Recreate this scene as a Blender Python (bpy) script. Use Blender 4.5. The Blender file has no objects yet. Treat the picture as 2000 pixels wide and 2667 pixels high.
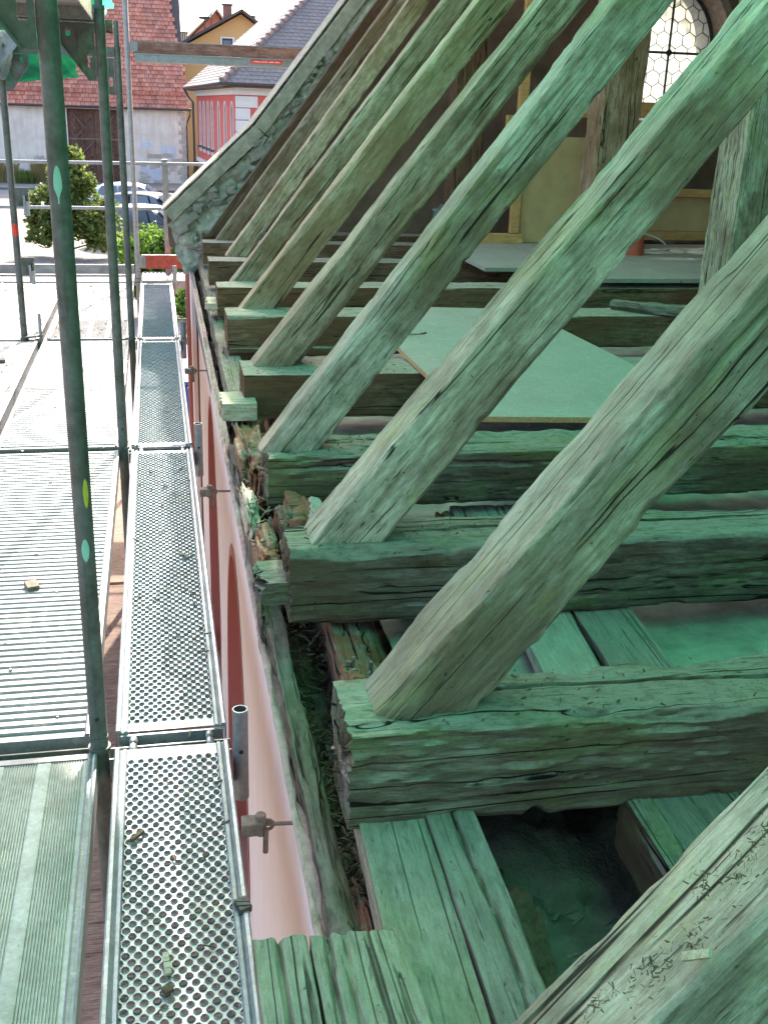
import bpy, bmesh, math, random
import numpy as np
from mathutils import Vector, Matrix

random.seed(7)
scene = bpy.context.scene
COL = scene.collection
PI = math.pi

# ------------------------------------------------------------------ camera
cam_data = bpy.data.cameras.new('camera')
cam = bpy.data.objects.new('camera', cam_data)
COL.objects.link(cam)
cam_data.sensor_fit = 'VERTICAL'
cam_data.sensor_height = 36.0
cam_data.lens = 37.43
cam_data.clip_start = 0.02
cam_data.clip_end = 800.0
RIGHT = Vector((0.97921285, -0.20016509, 0.03280454))
UP = Vector((0.04058766, 0.35182127, 0.93518685))
FWD = Vector((0.1987331, 0.91441551, -0.35263214))
m = Matrix.Identity(4)
for i in range(3):
    m[i][0], m[i][1], m[i][2] = RIGHT[i], UP[i], -FWD[i]
m[0][3], m[1][3], m[2][3] = 0.0, 0.0, 1.70
cam.matrix_world = m
scene.camera = cam

# ------------------------------------------------------------------ sky and sun
SUN_ELEV = math.radians(36.0)
SUN_AZ = math.radians(16.4)          # from +Y towards +X
world = bpy.data.worlds.new('World')
scene.world = world
world.use_nodes = True
wn = world.node_tree.nodes
sky = wn.new('ShaderNodeTexSky')
sky.sky_type = 'NISHITA'
sky.sun_disc = False
sky.sun_elevation = SUN_ELEV
sky.sun_rotation = SUN_AZ
sky.air_density = 1.0
sky.dust_density = 4.0
sky.ozone_density = 1.0
bg = wn['Background']
bg.inputs['Strength'].default_value = 0.15
world.node_tree.links.new(sky.outputs['Color'], bg.inputs['Color'])
sun_data = bpy.data.lights.new('sun', 'SUN')
sun_data.energy = 3.0
sun_data.angle = math.radians(0.53)
sun_data.color = (1.0, 0.955, 0.88)
sun = bpy.data.objects.new('sun', sun_data)
COL.objects.link(sun)
sdir = Vector((math.sin(SUN_AZ) * math.cos(SUN_ELEV), math.cos(SUN_AZ) * math.cos(SUN_ELEV), math.sin(SUN_ELEV)))
sun.rotation_euler = sdir.to_track_quat('Z', 'Y').to_euler()
sun.location = (4, 12, 14)

scene.view_settings.view_transform = 'Standard'
scene.view_settings.look = 'None'
scene.view_settings.gamma = 1.0
scene.view_settings.exposure = 2.15
scene.view_settings.use_curve_mapping = False
scene.cycles.use_denoising = True
scene.cycles.max_bounces = 8
scene.cycles.diffuse_bounces = 5
scene.cycles.transparent_max_bounces = 12
scene.cycles.sample_clamp_indirect = 6.0
scene.cycles.caustics_reflective = False
scene.cycles.caustics_refractive = False

# ------------------------------------------------------------------ noise (numpy)
def _hash(ix, iy, iz, seed):
    h = (ix.astype(np.int64) * 374761393 + iy.astype(np.int64) * 668265263 + iz.astype(np.int64) * 1274126177 + seed * 974634777) & 0xffffffff
    h = ((h ^ (h >> 13)) * 1103515245) & 0xffffffff
    h = ((h ^ (h >> 16)) * 2246822519) & 0xffffffff
    return ((h ^ (h >> 15)) & 0xffffff) / float(0xffffff)

def vnoise(x, y, z, seed=0):
    x, y, z = np.broadcast_arrays(np.asarray(x, float), np.asarray(y, float), np.asarray(z, float))
    ix, iy, iz = np.floor(x), np.floor(y), np.floor(z)
    fx, fy, fz = x - ix, y - iy, z - iz
    fx = fx * fx * (3 - 2 * fx); fy = fy * fy * (3 - 2 * fy); fz = fz * fz * (3 - 2 * fz)
    r = 0
    for dx in (0, 1):
        for dy in (0, 1):
            for dz in (0, 1):
                w = (fx if dx else 1 - fx) * (fy if dy else 1 - fy) * (fz if dz else 1 - fz)
                r = r + w * _hash(ix + dx, iy + dy, iz + dz, seed)
    return r * 2 - 1

def fbm(x, y, z, seed=0, oct=3):
    a, r, f = 1.0, 0, 1.0
    for o in range(oct):
        r = r + a * vnoise(x * f, y * f, z * f, seed + o * 17)
        a *= .5; f *= 2.03
    return r

# ------------------------------------------------------------------ object helpers
def tag(o, label=None, cat=None, group=None, kind=None):
    if label: o['label'] = label
    if cat: o['category'] = cat
    if group: o['group'] = group
    if kind: o['kind'] = kind
    return o

def thing(name, label, cat, loc=(0, 0, 0), group=None, rotz=0.0):
    o = bpy.data.objects.new(name, None)
    o.empty_display_size = .1
    COL.objects.link(o)
    o.location = loc
    o.rotation_euler = (0, 0, rotz)
    return tag(o, label, cat, group)

def copy_tree(o, parent=None):
    c = o.copy(); COL.objects.link(c); c.parent = parent
    for ch in list(o.children):
        copy_tree(ch, c)
    return c

class MB:
    """collects faces for ONE mesh object"""
    def __init__(s):
        s.v, s.f, s.mi = [], [], []
        s.cur = 0
    def add(s, verts, faces):
        b = len(s.v)
        s.v.extend([tuple(p) for p in verts])
        for f in faces:
            s.f.append(tuple(i + b for i in f)); s.mi.append(s.cur)
        return s
    def box(s, c, d, rot=None):
        x, y, z = d[0] / 2, d[1] / 2, d[2] / 2
        vs = [Vector((sx * x, sy * y, sz * z)) for sx in (-1, 1) for sy in (-1, 1) for sz in (-1, 1)]
        if rot is not None: vs = [rot @ p for p in vs]
        c = Vector(c)
        return s.add([p + c for p in vs], [(0, 1, 3, 2), (4, 6, 7, 5), (0, 4, 5, 1), (2, 3, 7, 6), (0, 2, 6, 4), (1, 5, 7, 3)])
    def bx(s, x0, x1, y0, y1, z0, z1):
        return s.box(((x0 + x1) / 2, (y0 + y1) / 2, (z0 + z1) / 2), (abs(x1 - x0), abs(y1 - y0), abs(z1 - z0)))
    def bar(s, p0, p1, w, h, up=(0, 0, 1)):
        p0, p1 = Vector(p0), Vector(p1)
        ex = (p1 - p0); L = ex.length; ex.normalize()
        ez = Vector(up); ez = (ez - ex * ez.dot(ex)).normalized(); ey = ez.cross(ex)
        R = Matrix((ex, ey, ez)).transposed()
        return s.box((p0 + p1) / 2, (L, w, h), R)
    def tube(s, p0, p1, r, n=12, r1=None, cap=True, inner=None):
        p0, p1 = Vector(p0), Vector(p1)
        ex = (p1 - p0).normalized()
        a = Vector((0, 0, 1)) if abs(ex.z) < .9 else Vector((1, 0, 0))
        u = ex.cross(a).normalized(); w = ex.cross(u)
        r1 = r if r1 is None else r1
        def ring(c, rr): return [c + u * (rr * math.cos(2 * PI * k / n)) + w * (rr * math.sin(2 * PI * k / n)) for k in range(n)]
        vs = ring(p0, r) + ring(p1, r1)
        fs = [(k, (k + 1) % n, n + (k + 1) % n, n + k) for k in range(n)]
        if inner:
            vs += ring(p0, r - inner) + ring(p1, r1 - inner)
            fs += [(2 * n + (k + 1) % n, 2 * n + k, 3 * n + k, 3 * n + (k + 1) % n) for k in range(n)]
            fs += [(n + k, n + (k + 1) % n, 3 * n + (k + 1) % n, 3 * n + k) for k in range(n)]
            fs += [((k + 1) % n, k, 2 * n + k, 2 * n + (k + 1) % n) for k in range(n)]
        elif cap:
            fs += [tuple(range(n))[::-1], tuple(range(n, 2 * n))]
        return s.add(vs, fs)
    def path(s, pts, r, n=8):
        pts = [Vector(p) for p in pts]
        rings = []
        for i, p in enumerate(pts):
            d = (pts[min(i + 1, len(pts) - 1)] - pts[max(i - 1, 0)]).normalized()
            a = Vector((0, 0, 1)) if abs(d.z) < .9 else Vector((1, 0, 0))
            u = d.cross(a).normalized(); w = d.cross(u)
            rr = r[i] if isinstance(r, (list, tuple)) else r
            rings.append([p + u * (rr * math.cos(2 * PI * k / n)) + w * (rr * math.sin(2 * PI * k / n)) for k in range(n)])
        vs = [q for rg in rings for q in rg]
        fs = [(i * n + k, i * n + (k + 1) % n, (i + 1) * n + (k + 1) % n, (i + 1) * n + k) for i in range(len(pts) - 1) for k in range(n)]
        fs += [tuple(range(n))[::-1], tuple(range((len(pts) - 1) * n, len(pts) * n))]
        return s.add(vs, fs)
    def grid(s, P):
        nu, nv = len(P), len(P[0])
        vs = [p for row in P for p in row]
        fs = [(i * nv + j, i * nv + j + 1, (i + 1) * nv + j + 1, (i + 1) * nv + j) for i in range(nu - 1) for j in range(nv - 1)]
        return s.add(vs, fs)
    def extrude(s, poly, vec):
        """closed prism from a planar 3D polygon"""
        n = len(poly); v = Vector(vec)
        vs = [Vector(p) for p in poly] + [Vector(p) + v for p in poly]
        fs = [tuple(range(n))[::-1], tuple(range(n, 2 * n))] + [(k, (k + 1) % n, n + (k + 1) % n, n + k) for k in range(n)]
        return s.add(vs, fs)
    def build(s, name, mat, parent=None, origin=None, smooth=False, kind=None, bevel=0):
        me = bpy.data.meshes.new(name)
        if origin is None:
            if parent is not None: origin = (0, 0, 0)
            else:
                A = np.array(s.v); lo, hi = A.min(0), A.max(0)
                origin = ((lo[0] + hi[0]) / 2, (lo[1] + hi[1]) / 2, lo[2])
        off = Vector(origin)
        base = Vector((0, 0, 0))
        if parent is not None:
            q = parent
            while q is not None:
                base = base + q.location; q = q.parent
            off = off if any(off) else base
        me.from_pydata([(p[0] - off[0], p[1] - off[1], p[2] - off[2]) for p in s.v], [], s.f)
        mats = mat if isinstance(mat, (list, tuple)) else [mat]
        for mm in mats: me.materials.append(mm)
        if len(mats) > 1: me.polygons.foreach_set('material_index', s.mi)
        if smooth: me.polygons.foreach_set('use_smooth', [True] * len(me.polygons))
        me.update()
        if smooth == 'auto': sharp(me, 40)
        o = bpy.data.objects.new(name, me)
        COL.objects.link(o)
        o.location = off - base
        if parent is not None: o.parent = parent
        if bevel:
            b = o.modifiers.new('bevel', 'BEVEL'); b.width = bevel; b.segments = 2; b.limit_method = 'ANGLE'
        if kind: o['kind'] = kind
        return o

def sharp(me, deg):
    me.set_sharp_from_angle(angle=math.radians(deg))

def plate(outer, holes, org, eu, ev, en, t):
    """flat plate with holes -> MB ; outer/holes: lists of 2D points"""
    bm = bmesh.new()
    loops = []
    for lp in [outer] + holes:
        vs = [bm.verts.new((p[0], p[1], 0)) for p in lp]
        for k in range(len(vs)): bm.edges.new((vs[k], vs[(k + 1) % len(vs)]))
        loops.append(vs)
    bmesh.ops.triangle_fill(bm, use_beauty=True, use_dissolve=False, edges=bm.edges[:])
    bm.verts.index_update()
    n = len(bm.verts)
    org, eu, ev, en = Vector(org), Vector(eu), Vector(ev), Vector(en)
    P = [org + eu * v.co.x + ev * v.co.y for v in bm.verts]
    fs = [[v.index for v in f.verts] for f in bm.faces]
    mb = MB()
    vs = P + [p + en * t for p in P]
    F = []
    for f in fs:
        F.append(tuple(f)); F.append(tuple(i + n for i in reversed(f)))
    for lp in loops:
        idx = [v.index for v in lp]
        for k in range(len(idx)):
            a, b = idx[k], idx[(k + 1) % len(idx)]
            F.append((a, b, b + n, a + n))
    mb.add(vs, F)
    bm.free()
    return mb

def oval(cx, cy, rx, ry, n=12, a0=0):
    return [(cx + rx * math.cos(a0 + 2 * PI * k / n), cy + ry * math.sin(a0 + 2 * PI * k / n)) for k in range(n)]

def slot(cx, cy, w, h, n=5):
    r = w / 2; out = []
    for k in range(n + 1):
        a = PI * k / n; out.append((cx + r * math.cos(a), cy + h / 2 - r + r * math.sin(a)))
    for k in range(n + 1):
        a = PI + PI * k / n; out.append((cx + r * math.cos(a), cy - h / 2 + r + r * math.sin(a)))
    return out

# ------------------------------------------------------------------ materials
class NT:
    def __init__(s, name):
        s.m = bpy.data.materials.new(name); s.m.use_nodes = True
        s.t = s.m.node_tree; s.b = s.t.nodes['Principled BSDF']; s.out = s.t.nodes['Material Output']
    def n(s, typ, **kw):
        nd = s.t.nodes.new('ShaderNode' + typ)
        for k, v in kw.items():
            if hasattr(nd, k) and k not in nd.inputs: setattr(nd, k, v)
            else: s.set(nd, k, v)
        return nd
    def set(s, nd, k, v):
        i = nd.inputs[k]
        if isinstance(v, bpy.types.NodeSocket): s.t.links.new(v, i)
        else: i.default_value = v
    def link(s, a, b): s.t.links.new(a, b)
    def obj(s, rnd=True):
        tc = s.n('TexCoord').outputs['Object']
        if not rnd: return tc
        oi = s.n('ObjectInfo').outputs['Random']
        mu = s.n('Math', operation='MULTIPLY'); s.set(mu, 0, oi); s.set(mu, 1, 37.0)
        cb = s.n('CombineXYZ'); [s.set(cb, k, mu.outputs[0]) for k in (0, 1, 2)]
        va = s.n('VectorMath', operation='ADD'); s.set(va, 0, tc); s.set(va, 1, cb.outputs[0])
        return va.outputs[0]
    def scale(s, vec, sc):
        mp = s.n('VectorMath', operation='MULTIPLY'); s.set(mp, 0, vec); s.set(mp, 1, sc)
        return mp.outputs[0]
    def noise(s, vec, scale=1.0, detail=4.0, rough=.55, dist=0.0):
        nd = s.n('TexNoise'); s.set(nd, 'Vector', vec); s.set(nd, 'Scale', scale); s.set(nd, 'Detail', detail)
        s.set(nd, 'Roughness', rough); s.set(nd, 'Distortion', dist)
        return nd.outputs['Fac']
    def ramp(s, fac, stops, interp='LINEAR'):
        r = s.n('ValToRGB'); s.set(r, 'Fac', fac); cr = r.color_ramp; cr.interpolation = interp
        while len(cr.elements) > 1: cr.elements.remove(cr.elements[-1])
        for i, (p, c) in enumerate(stops):
            e = cr.elements[0] if i == 0 else cr.elements.new(p)
            e.position = p
            if isinstance(c, (int, float)): c = (c, c, c)
            e.color = (c[0], c[1], c[2], 1)
        return r.outputs['Color']
    def mix(s, fac, a, b, mode='MIX'):
        mx = s.n('MixRGB', blend_type=mode); s.set(mx, 'Fac', fac)
        for k, v in (('Color1', a), ('Color2', b)):
            if isinstance(v, tuple) and len(v) == 3: v = (*v, 1)
            s.set(mx, k, v)
        return mx.outputs['Color']
    def math(s, op, a, b=None, c=None, clamp=False):
        md = s.n('Math', operation=op); md.use_clamp = clamp
        s.set(md, 0, a)
        if b is not None: s.set(md, 1, b)
        if c is not None: s.set(md, 2, c)
        return md.outputs[0]
    @staticmethod
    def lerp(a, b, f): return tuple(x * (1 - f) + y * f for x, y in zip(a, b))
    def nz(s):
        g = s.n('NewGeometry').outputs['Normal']
        sp = s.n('SeparateXYZ'); s.set(sp, 0, g)
        return sp.outputs['Z']
    def finish(s, color, rough=.8, bump=None, bstr=.3, bdist=.01, metal=0.0, spec=None):
        if isinstance(color, tuple) and len(color) == 3: color = (*color, 1)
        s.set(s.b, 'Base Color', color); s.set(s.b, 'Roughness', rough); s.set(s.b, 'Metallic', metal)
        if spec is not None: s.set(s.b, 'Specular IOR Level', spec)
        if bump is not None:
            bp = s.n('Bump'); s.set(bp, 'Strength', bstr); s.set(bp, 'Distance', bdist); s.set(bp, 'Height', bump)
            s.link(bp.outputs['Normal'], s.b.inputs['Normal'])
        return s.m

def mat_wood(name, dark, mid, light, algae=(.12, .15, .05), alg=.25, dust=(.34, .32, .27), dus=.45, crack=.8, rot=None, fs=1.0, brown=None):
    t = NT(name); p = t.obj()
    wob = t.noise(t.scale(p, (1.3, 6, 6)), 1.0, 2)
    wv = t.n('VectorMath', operation='SCALE'); cb = t.n('CombineXYZ'); t.set(cb, 1, wob); t.set(cb, 2, wob)
    t.set(wv, 0, cb.outputs[0]); t.set(wv, 'Scale', .014)
    pa = t.n('VectorMath', operation='ADD'); t.set(pa, 0, p); t.set(pa, 1, wv.outputs[0]); p2 = pa.outputs[0]
    fib = t.noise(t.scale(p2, (9.0 * fs, 92 * fs, 92 * fs)), 1.0, 7, .76)
    lng = t.noise(t.scale(p2, (1.1 * fs, 38 * fs, 38 * fs)), 1.0, 4, .6)
    fine = t.noise(t.scale(p2, (26.0 * fs, 420 * fs, 420 * fs)), 1.0, 3, .6)
    grain = t.noise(p, 420 * fs, 2, .6)
    patch = t.noise(t.scale(p, (2.6, 5.5, 5.5)), 1.0, 6, .66)
    spot = t.noise(t.scale(p, (32, 52, 52)), 1.0, 5, .7)
    cn = t.noise(t.scale(p2, (.4 * fs, 26 * fs, 26 * fs)), 1.0, 1.5, .5)
    cd = t.math('ABSOLUTE', t.math('SUBTRACT', cn, .5))
    cmask = t.ramp(t.noise(t.scale(p, (2.0, 13, 13)), 1.0, 3), [(.45, 0), (.53, 1)])
    cl = t.ramp(cd, [(.0045, 1), (.013, 0)])
    ck = t.math('MULTIPLY', cl, cmask)
    ck = t.math('MULTIPLY', ck, crack)
    # short broken splits and little pits
    sn = t.noise(t.scale(p2, (14 * fs, 170 * fs, 170 * fs)), 1.0, 2.0, .5)
    sk = t.ramp(sn, [(.27, .95), (.33, 0)])
    sk = t.math('MULTIPLY', sk, t.ramp(patch, [(.38, .2), (.6, 1)]))
    pit = t.ramp(t.noise(t.scale(p, (70, 120, 120)), 1.0, 2.0, .5), [(.24, .8), (.29, 0)])
    sk = t.math('MAXIMUM', sk, t.math('MULTIPLY', pit, .7))
    col = t.ramp(fib, [(.30, t.lerp(dark, mid, .2)), (.46, mid), (.62, light)])
    col = t.mix(t.ramp(lng, [(.42, 0), (.64, .32)]), col, t.lerp(dark, mid, .55))
    col = t.mix(t.ramp(patch, [(.40, .0), (.66, .6)]), col, t.mix(.55, col, dark))
    bl = t.ramp(t.noise(t.scale(p, (4.5, 8, 8)), 1.0, 6, .7), [(.5, 0), (.66, .55)])
    col = t.mix(bl, col, t.mix(fib, mid, tuple(min(1, c * 1.15) for c in light)))
    dk = t.ramp(t.noise(t.scale(p, (9, 15, 15)), 1.0, 6, .72), [(.48, 0), (.64, .75)])
    col = t.mix(dk, col, t.mix(.7, col, dark))
    if brown is not None:
        col = t.mix(t.ramp(t.noise(t.scale(p, (1.6, 3, 3)), 1.0, 5, .65), [(.42, 0), (.6, .8)]), col, t.mix(fib, tuple(c * .45 for c in brown), brown))
    # knots
    vo = t.n('TexVoronoi'); t.set(vo, 'Vector', t.scale(p2, (1.7, 6.5, 6.5))); t.set(vo, 'Scale', 1.0)
    kn = t.ramp(vo.outputs['Distance'], [(.05, .85), (.085, .25), (.10, .55), (.125, 0)])
    col = t.mix(kn, col, t.lerp(dark, (.09, .045, .02), .5))
    # dust and grime on upward faces; also paints beam tops lighter than shaded fronts
    nz = t.nz()
    df = t.math('MULTIPLY', t.ramp(nz, [(.35, 0), (.85, 1)]), dus)
    df = t.math('MULTIPLY', df, t.ramp(spot, [(.30, .25), (.52, 1)]))
    col = t.mix(df, col, dust)
    af = t.math('MULTIPLY', t.ramp(t.noise(t.scale(p, (3.2, 9, 9)), 1.0, 7, .72), [(.5, 0), (.62, 1)]), alg)
    col = t.mix(af, col, t.mix(spot, tuple(c * .45 for c in algae), tuple(min(1, c * 1.6) for c in algae)))
    if rot is not None:
        rf = t.ramp(t.noise(t.scale(p, (9, 13, 13)), 1.0, 5, .7), [(.45, 0), (.56, .85)])
        col = t.mix(rf, col, rot)
    rn = t.n('ObjectInfo').outputs['Random']
    col = t.mix(1.0, col, t.ramp(rn, [(0, (.74, .72, .70)), (.5, (.98, .98, .98)), (1, (1.18, 1.15, 1.10))]), 'MULTIPLY')
    col = t.mix(ck, col, tuple(c * .14 for c in dark))
    col = t.mix(sk, col, tuple(c * .3 for c in dark))
    col = t.mix(t.ramp(fine, [(.32, .5), (.5, 0)]), col, t.mix(.6, col, dark))
    col = t.mix(.30, col, t.mix(grain, (.15, .15, .15), (.85, .85, .85)), 'OVERLAY')
    h = t.math('MULTIPLY', fib, .55)
    h = t.math('ADD', h, t.math('MULTIPLY', fine, .25))
    h = t.math('ADD', h, t.math('MULTIPLY', spot, .45))
    h = t.math('SUBTRACT', h, t.math('MULTIPLY', ck, 1.5))
    h = t.math('SUBTRACT', h, t.math('MULTIPLY', sk, .8))
    return t.finish(col, .9, h, .85, .0055, spec=.2)

def mat_galv(name, base=(.42, .43, .44), rough=.42, stain=(.20, .19, .16), sc=1.0, metal=.75, st=.5, splat=0.0):
    t = NT(name); p = t.obj()
    a = t.noise(p, 55 * sc, 4, .6); b = t.noise(p, 9 * sc, 5, .65); c = t.noise(t.scale(p, (60, 60, 6)), 1.0 * sc, 4, .6)
    col = t.ramp(a, [(.3, tuple(x * .8 for x in base)), (.55, base), (.75, tuple(min(1, x * 1.22) for x in base))])
    col = t.mix(t.math('MULTIPLY', t.ramp(b, [(.48, 0), (.66, 1)]), st), col, stain)
    col = t.mix(t.math('MULTIPLY', t.ramp(c, [(.55, 0), (.7, 1)]), st * .6), col, tuple(x * .6 for x in stain))
    if splat:
        sp = t.ramp(t.noise(p, 11, 5, .7), [(.575, 0), (.61, 1)])
        col = t.mix(t.math('MULTIPLY', sp, splat), col, (.46, .44, .39))
        tr = t.ramp(t.noise(t.scale(p, (3.5, 1.2, 3.5)), 1.0, 6, .7), [(.45, 0), (.7, .7)])
        col = t.mix(t.math('MULTIPLY', tr, splat), col, (.22, .20, .17))
    r = t.math('ADD', t.math('MULTIPLY', b, .35), rough - .15)
    return t.finish(col, r, a, .12, .003, metal=metal)

def mat_plain(name, col, rough=.7, var=.18, sc=12, bump=.15, bd=.004, metal=0.0, spec=None):
    t = NT(name); p = t.obj()
    a = t.noise(p, sc, 6, .62); b = t.noise(p, sc * 7, 4, .6)
    c = t.ramp(a, [(.3, tuple(x * (1 - var) for x in col)), (.7, tuple(min(1, x * (1 + var)) for x in col))])
    return t.finish(c, rough, t.math('ADD', a, t.math('MULTIPLY', b, .4)), bump, bd, metal=metal, spec=spec)

def mat_plaster(name, col, dirt, amt=.4, sc=1.2, streak=True):
    t = NT(name); p = t.obj(False)
    a = t.noise(p, sc, 7, .65); g = t.noise(p, 60, 5, .7)
    c = t.mix(t.math('MULTIPLY', t.ramp(a, [(.42, 0), (.7, 1)]), amt), col, dirt)
    if streak:
        s = t.noise(t.scale(p, (5, 5, .35)), 1.0, 5, .6)
        c = t.mix(t.math('MULTIPLY', t.ramp(s, [(.5, 0), (.75, 1)]), amt * .6), c, tuple(x * .8 for x in dirt))
    c = t.mix(.12, c, t.mix(g, (.2, .2, .2), (1, 1, 1)), 'OVERLAY')
    return t.finish(c, .9, g, .25, .004)
# ------------------------------------------------------------------ material instances
M = {}
M['rafter'] = mat_wood('weathered rafter wood', (.085, .068, .05), (.35, .305, .245), (.58, .535, .45), algae=(.27, .27, .075), alg=.3, dus=.5, crack=.95, brown=(.17, .105, .065))
M['rafter_far'] = mat_wood('brown grey rafter wood', (.09, .062, .04), (.37, .27, .19), (.60, .50, .39), algae=(.19, .21, .07), alg=.14, dus=.4, crack=.9, brown=(.27, .155, .085))
M['beam'] = mat_wood('old tie beam wood', (.04, .032, .023), (.118, .099, .073), (.235, .21, .165), algae=(.14, .17, .05), alg=.4, dus=.6, crack=1.0, brown=(.12, .075, .045), fs=.8)
M['beam_far'] = mat_wood('brown tie beam wood', (.05, .03, .019), (.15, .088, .055), (.27, .175, .115), algae=(.12, .13, .06), alg=.15, dus=.95, crack=.7, brown=(.17, .08, .04), fs=.8)
M['plank'] = mat_wood('grey board wood', (.06, .05, .038), (.20, .176, .138), (.34, .31, .255), algae=(.15, .17, .06), alg=.3, dus=.4, crack=.8)
M['plank_light'] = mat_wood('pale sawn board', (.20, .18, .15), (.34, .315, .27), (.44, .42, .37), alg=.08, dus=.4, crack=.5)
M['rot'] = mat_wood('rotten wood', (.045, .034, .024), (.15, .115, .08), (.33, .275, .205), algae=(.09, .12, .035), alg=.5, dus=.3, crack=1.0, rot=(.26, .095, .045))
M['sapwood'] = mat_wood('bright broken wood', (.22, .16, .10), (.50, .43, .32), (.68, .62, .5), alg=.05, dus=.2, crack=.8, fs=1.3)
M['plate'] = mat_wood('mossy wall plate', (.045, .04, .03), (.15, .14, .11), (.29, .27, .225), algae=(.09, .12, .04), alg=.4, dus=.35, crack=1.0, brown=(.12, .07, .045))
M['lumber'] = mat_wood('new softwood stud', (.45, .23, .085), (.64, .36, .15), (.72, .46, .22), alg=0, dus=.15, crack=.15)
M['galv'] = mat_galv('galvanised tube', (.30, .31, .32))
M['galv_worn'] = mat_galv('stained galvanised tube', (.135, .14, .125), .55, (.07, .066, .048), st=.8, metal=.35)
M['alu'] = mat_galv('aluminium deck', (.27, .273, .275), .42, (.20, .19, .175), st=.45, metal=.45, splat=.55)
M['deck_steel'] = mat_galv('galvanised deck steel', (.31, .34, .36), .38, (.22, .21, .20), st=.45, metal=.55, splat=.45)
M['deck_dusty'] = mat_galv('dusty grooved deck', (.42, .42, .39), .6, (.31, .29, .25), st=.7, metal=.25, splat=.8)
M['deck_ply'] = mat_plain('dusty plywood deck', (.30, .275, .25), .8, .35, 7, .4)
M['toe_red'] = mat_plain('red painted toe board', (.50, .09, .055), .7, .35, 14, .3)
M['toe_brown'] = mat_wood('weathered toe board', (.13, .07, .05), (.29, .17, .125), (.44, .31, .25), alg=0, dus=.2, crack=.6)
M['rusty'] = mat_plain('rusty tie steel', (.22, .155, .11), .75, .4, 40, .4)
M['pink'] = mat_plaster('pink facade paint', (.84, .64, .56), (.72, .53, .46), .45, 2.2)
M['white_cove'] = mat_plaster('white lime cove', (.93, .92, .91), (.88, .85, .83), .2, 1.5)
M['dark_red'] = mat_plaster('dark red reveal paint', (.46, .15, .115), (.38, .11, .085), .4, 1.5)
M['mortar'] = mat_plain('broken mortar', (.40, .29, .25), .95, .3, 30, .8, .01)
M['rubble'] = mat_plain('mortar rubble', (.40, .37, .31), .95, .4, 18, .9, .015)
M['rubble_dark'] = mat_plain('dark stone rubble', (.17, .15, .125), .95, .4, 18, .9, .015)
M['crumb'] = mat_plain('pale mortar crumbs', (.42, .38, .32), .95, .4, 18, .5, .01)
M['floor_dust'] = mat_plain('dusty attic floor', (.33, .305, .25), .95, .35, 9, .8, .01)
M['clay'] = mat_plain('clay fill', (.21, .185, .145), .97, .35, 14, 1.0, .02)
M['litter'] = mat_plain('rotten litter', (.13, .088, .052), .95, .5, 60, .8, .008)
M['inner_plaster'] = mat_plain('old inner plaster', (.15, .095, .068), .95, .4, 3.5, .8, .02)
M['coping'] = mat_plain('grey verge board', (.34, .31, .24), .95, .3, 16, 1.0, .012)
def mat_chip():
    t = NT('green chipboard'); p = t.obj()
    vo = t.n('TexVoronoi'); t.set(vo, 'Vector', p); t.set(vo, 'Scale', 140.0)
    c = t.ramp(vo.outputs['Color'], [(0, (.26, .245, .21)), (.5, (.31, .29, .25)), (1, (.36, .335, .29))])
    n1 = t.noise(p, 4.5, 6, .68); n2 = t.noise(t.scale(p, (30, 4, 4)), 1.0, 5, .7)
    c = t.mix(t.ramp(n1, [(.45, 0), (.7, .55)]), c, (.24, .22, .18))
    c = t.mix(t.ramp(n2, [(.60, 0), (.68, .4)]), c, (.44, .43, .38))
    sp = t.ramp(t.noise(p, 60, 3, .6), [(.28, .7), (.33, 0)])
    c = t.mix(sp, c, (.13, .11, .08))
    return t.finish(c, .8, vo.outputs['Distance'], .15, .002)
M['chip_green'] = mat_chip()
M['chip_edge'] = mat_plain('chipboard edge', (.50, .30, .14), .9, .35, 130, .6, .004)
M['plywood'] = mat_plain('plywood sheet', (.56, .37, .20), .75, .16, 5, .12)
M['pvc'] = mat_plain('orange drain pipe', (.44, .085, .04), .4, .1, 9, .05)
M['pvc_white'] = mat_plain('white rim', (.75, .75, .72), .5, .05, 9, .05)
M['blackp'] = mat_plain('black plastic', (.015, .015, .016), .5, .1, 9, .05)
M['white'] = mat_plain('white sill paint', (.8, .8, .78), .5, .05, 9, .05)
M['lead'] = mat_plain('lead came', (.05, .05, .055), .6, .2, 60, .2, metal=.3)
M['sticker'] = mat_plain('red sticker', (.72, .05, .03), .5, .15, 40, .05)
M['sticker_w'] = mat_plain('sticker print', (.85, .72, .68), .5, .1, 40, .05)
M['paint_green'] = mat_plain('green paint spot', (.28, .55, .43), .55, .08, 30, .1)
M['paint_yellow'] = mat_plain('yellow paint spot', (.55, .50, .05), .55, .2, 30, .1)
M['blue'] = mat_plain('blue plastic', (.03, .08, .42), .5, .1, 9, .05)
M['downpipe'] = mat_plain('red copper downpipe', (.36, .10, .075), .5, .2, 20, .1)
def mat_sheet(name, col, tr, rough=.4, trans=.75, bump=.3):
    t = NT(name); p = t.obj()
    n1 = t.noise(p, 3.5, 5, .6); n2 = t.noise(p, 22, 4, .6)
    c = t.ramp(n1, [(.3, tuple(x * .8 for x in col)), (.7, col)])
    t.finish(c, rough, t.math('ADD', n1, t.math('MULTIPLY', n2, .3)), bump, .02, spec=.4)
    tl = t.n('BsdfTranslucent'); t.set(tl, 'Color', (*tr, 1))
    mx = t.n('MixShader'); t.set(mx, 'Fac', trans)
    t.link(t.b.outputs[0], mx.inputs[1]); t.link(tl.outputs[0], mx.inputs[2]); t.link(mx.outputs[0], t.out.inputs['Surface'])
    return t.m
M['tarp'] = mat_sheet('green tarpaulin', (.02, .20, .10), (.06, .95, .46), trans=.92)
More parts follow.
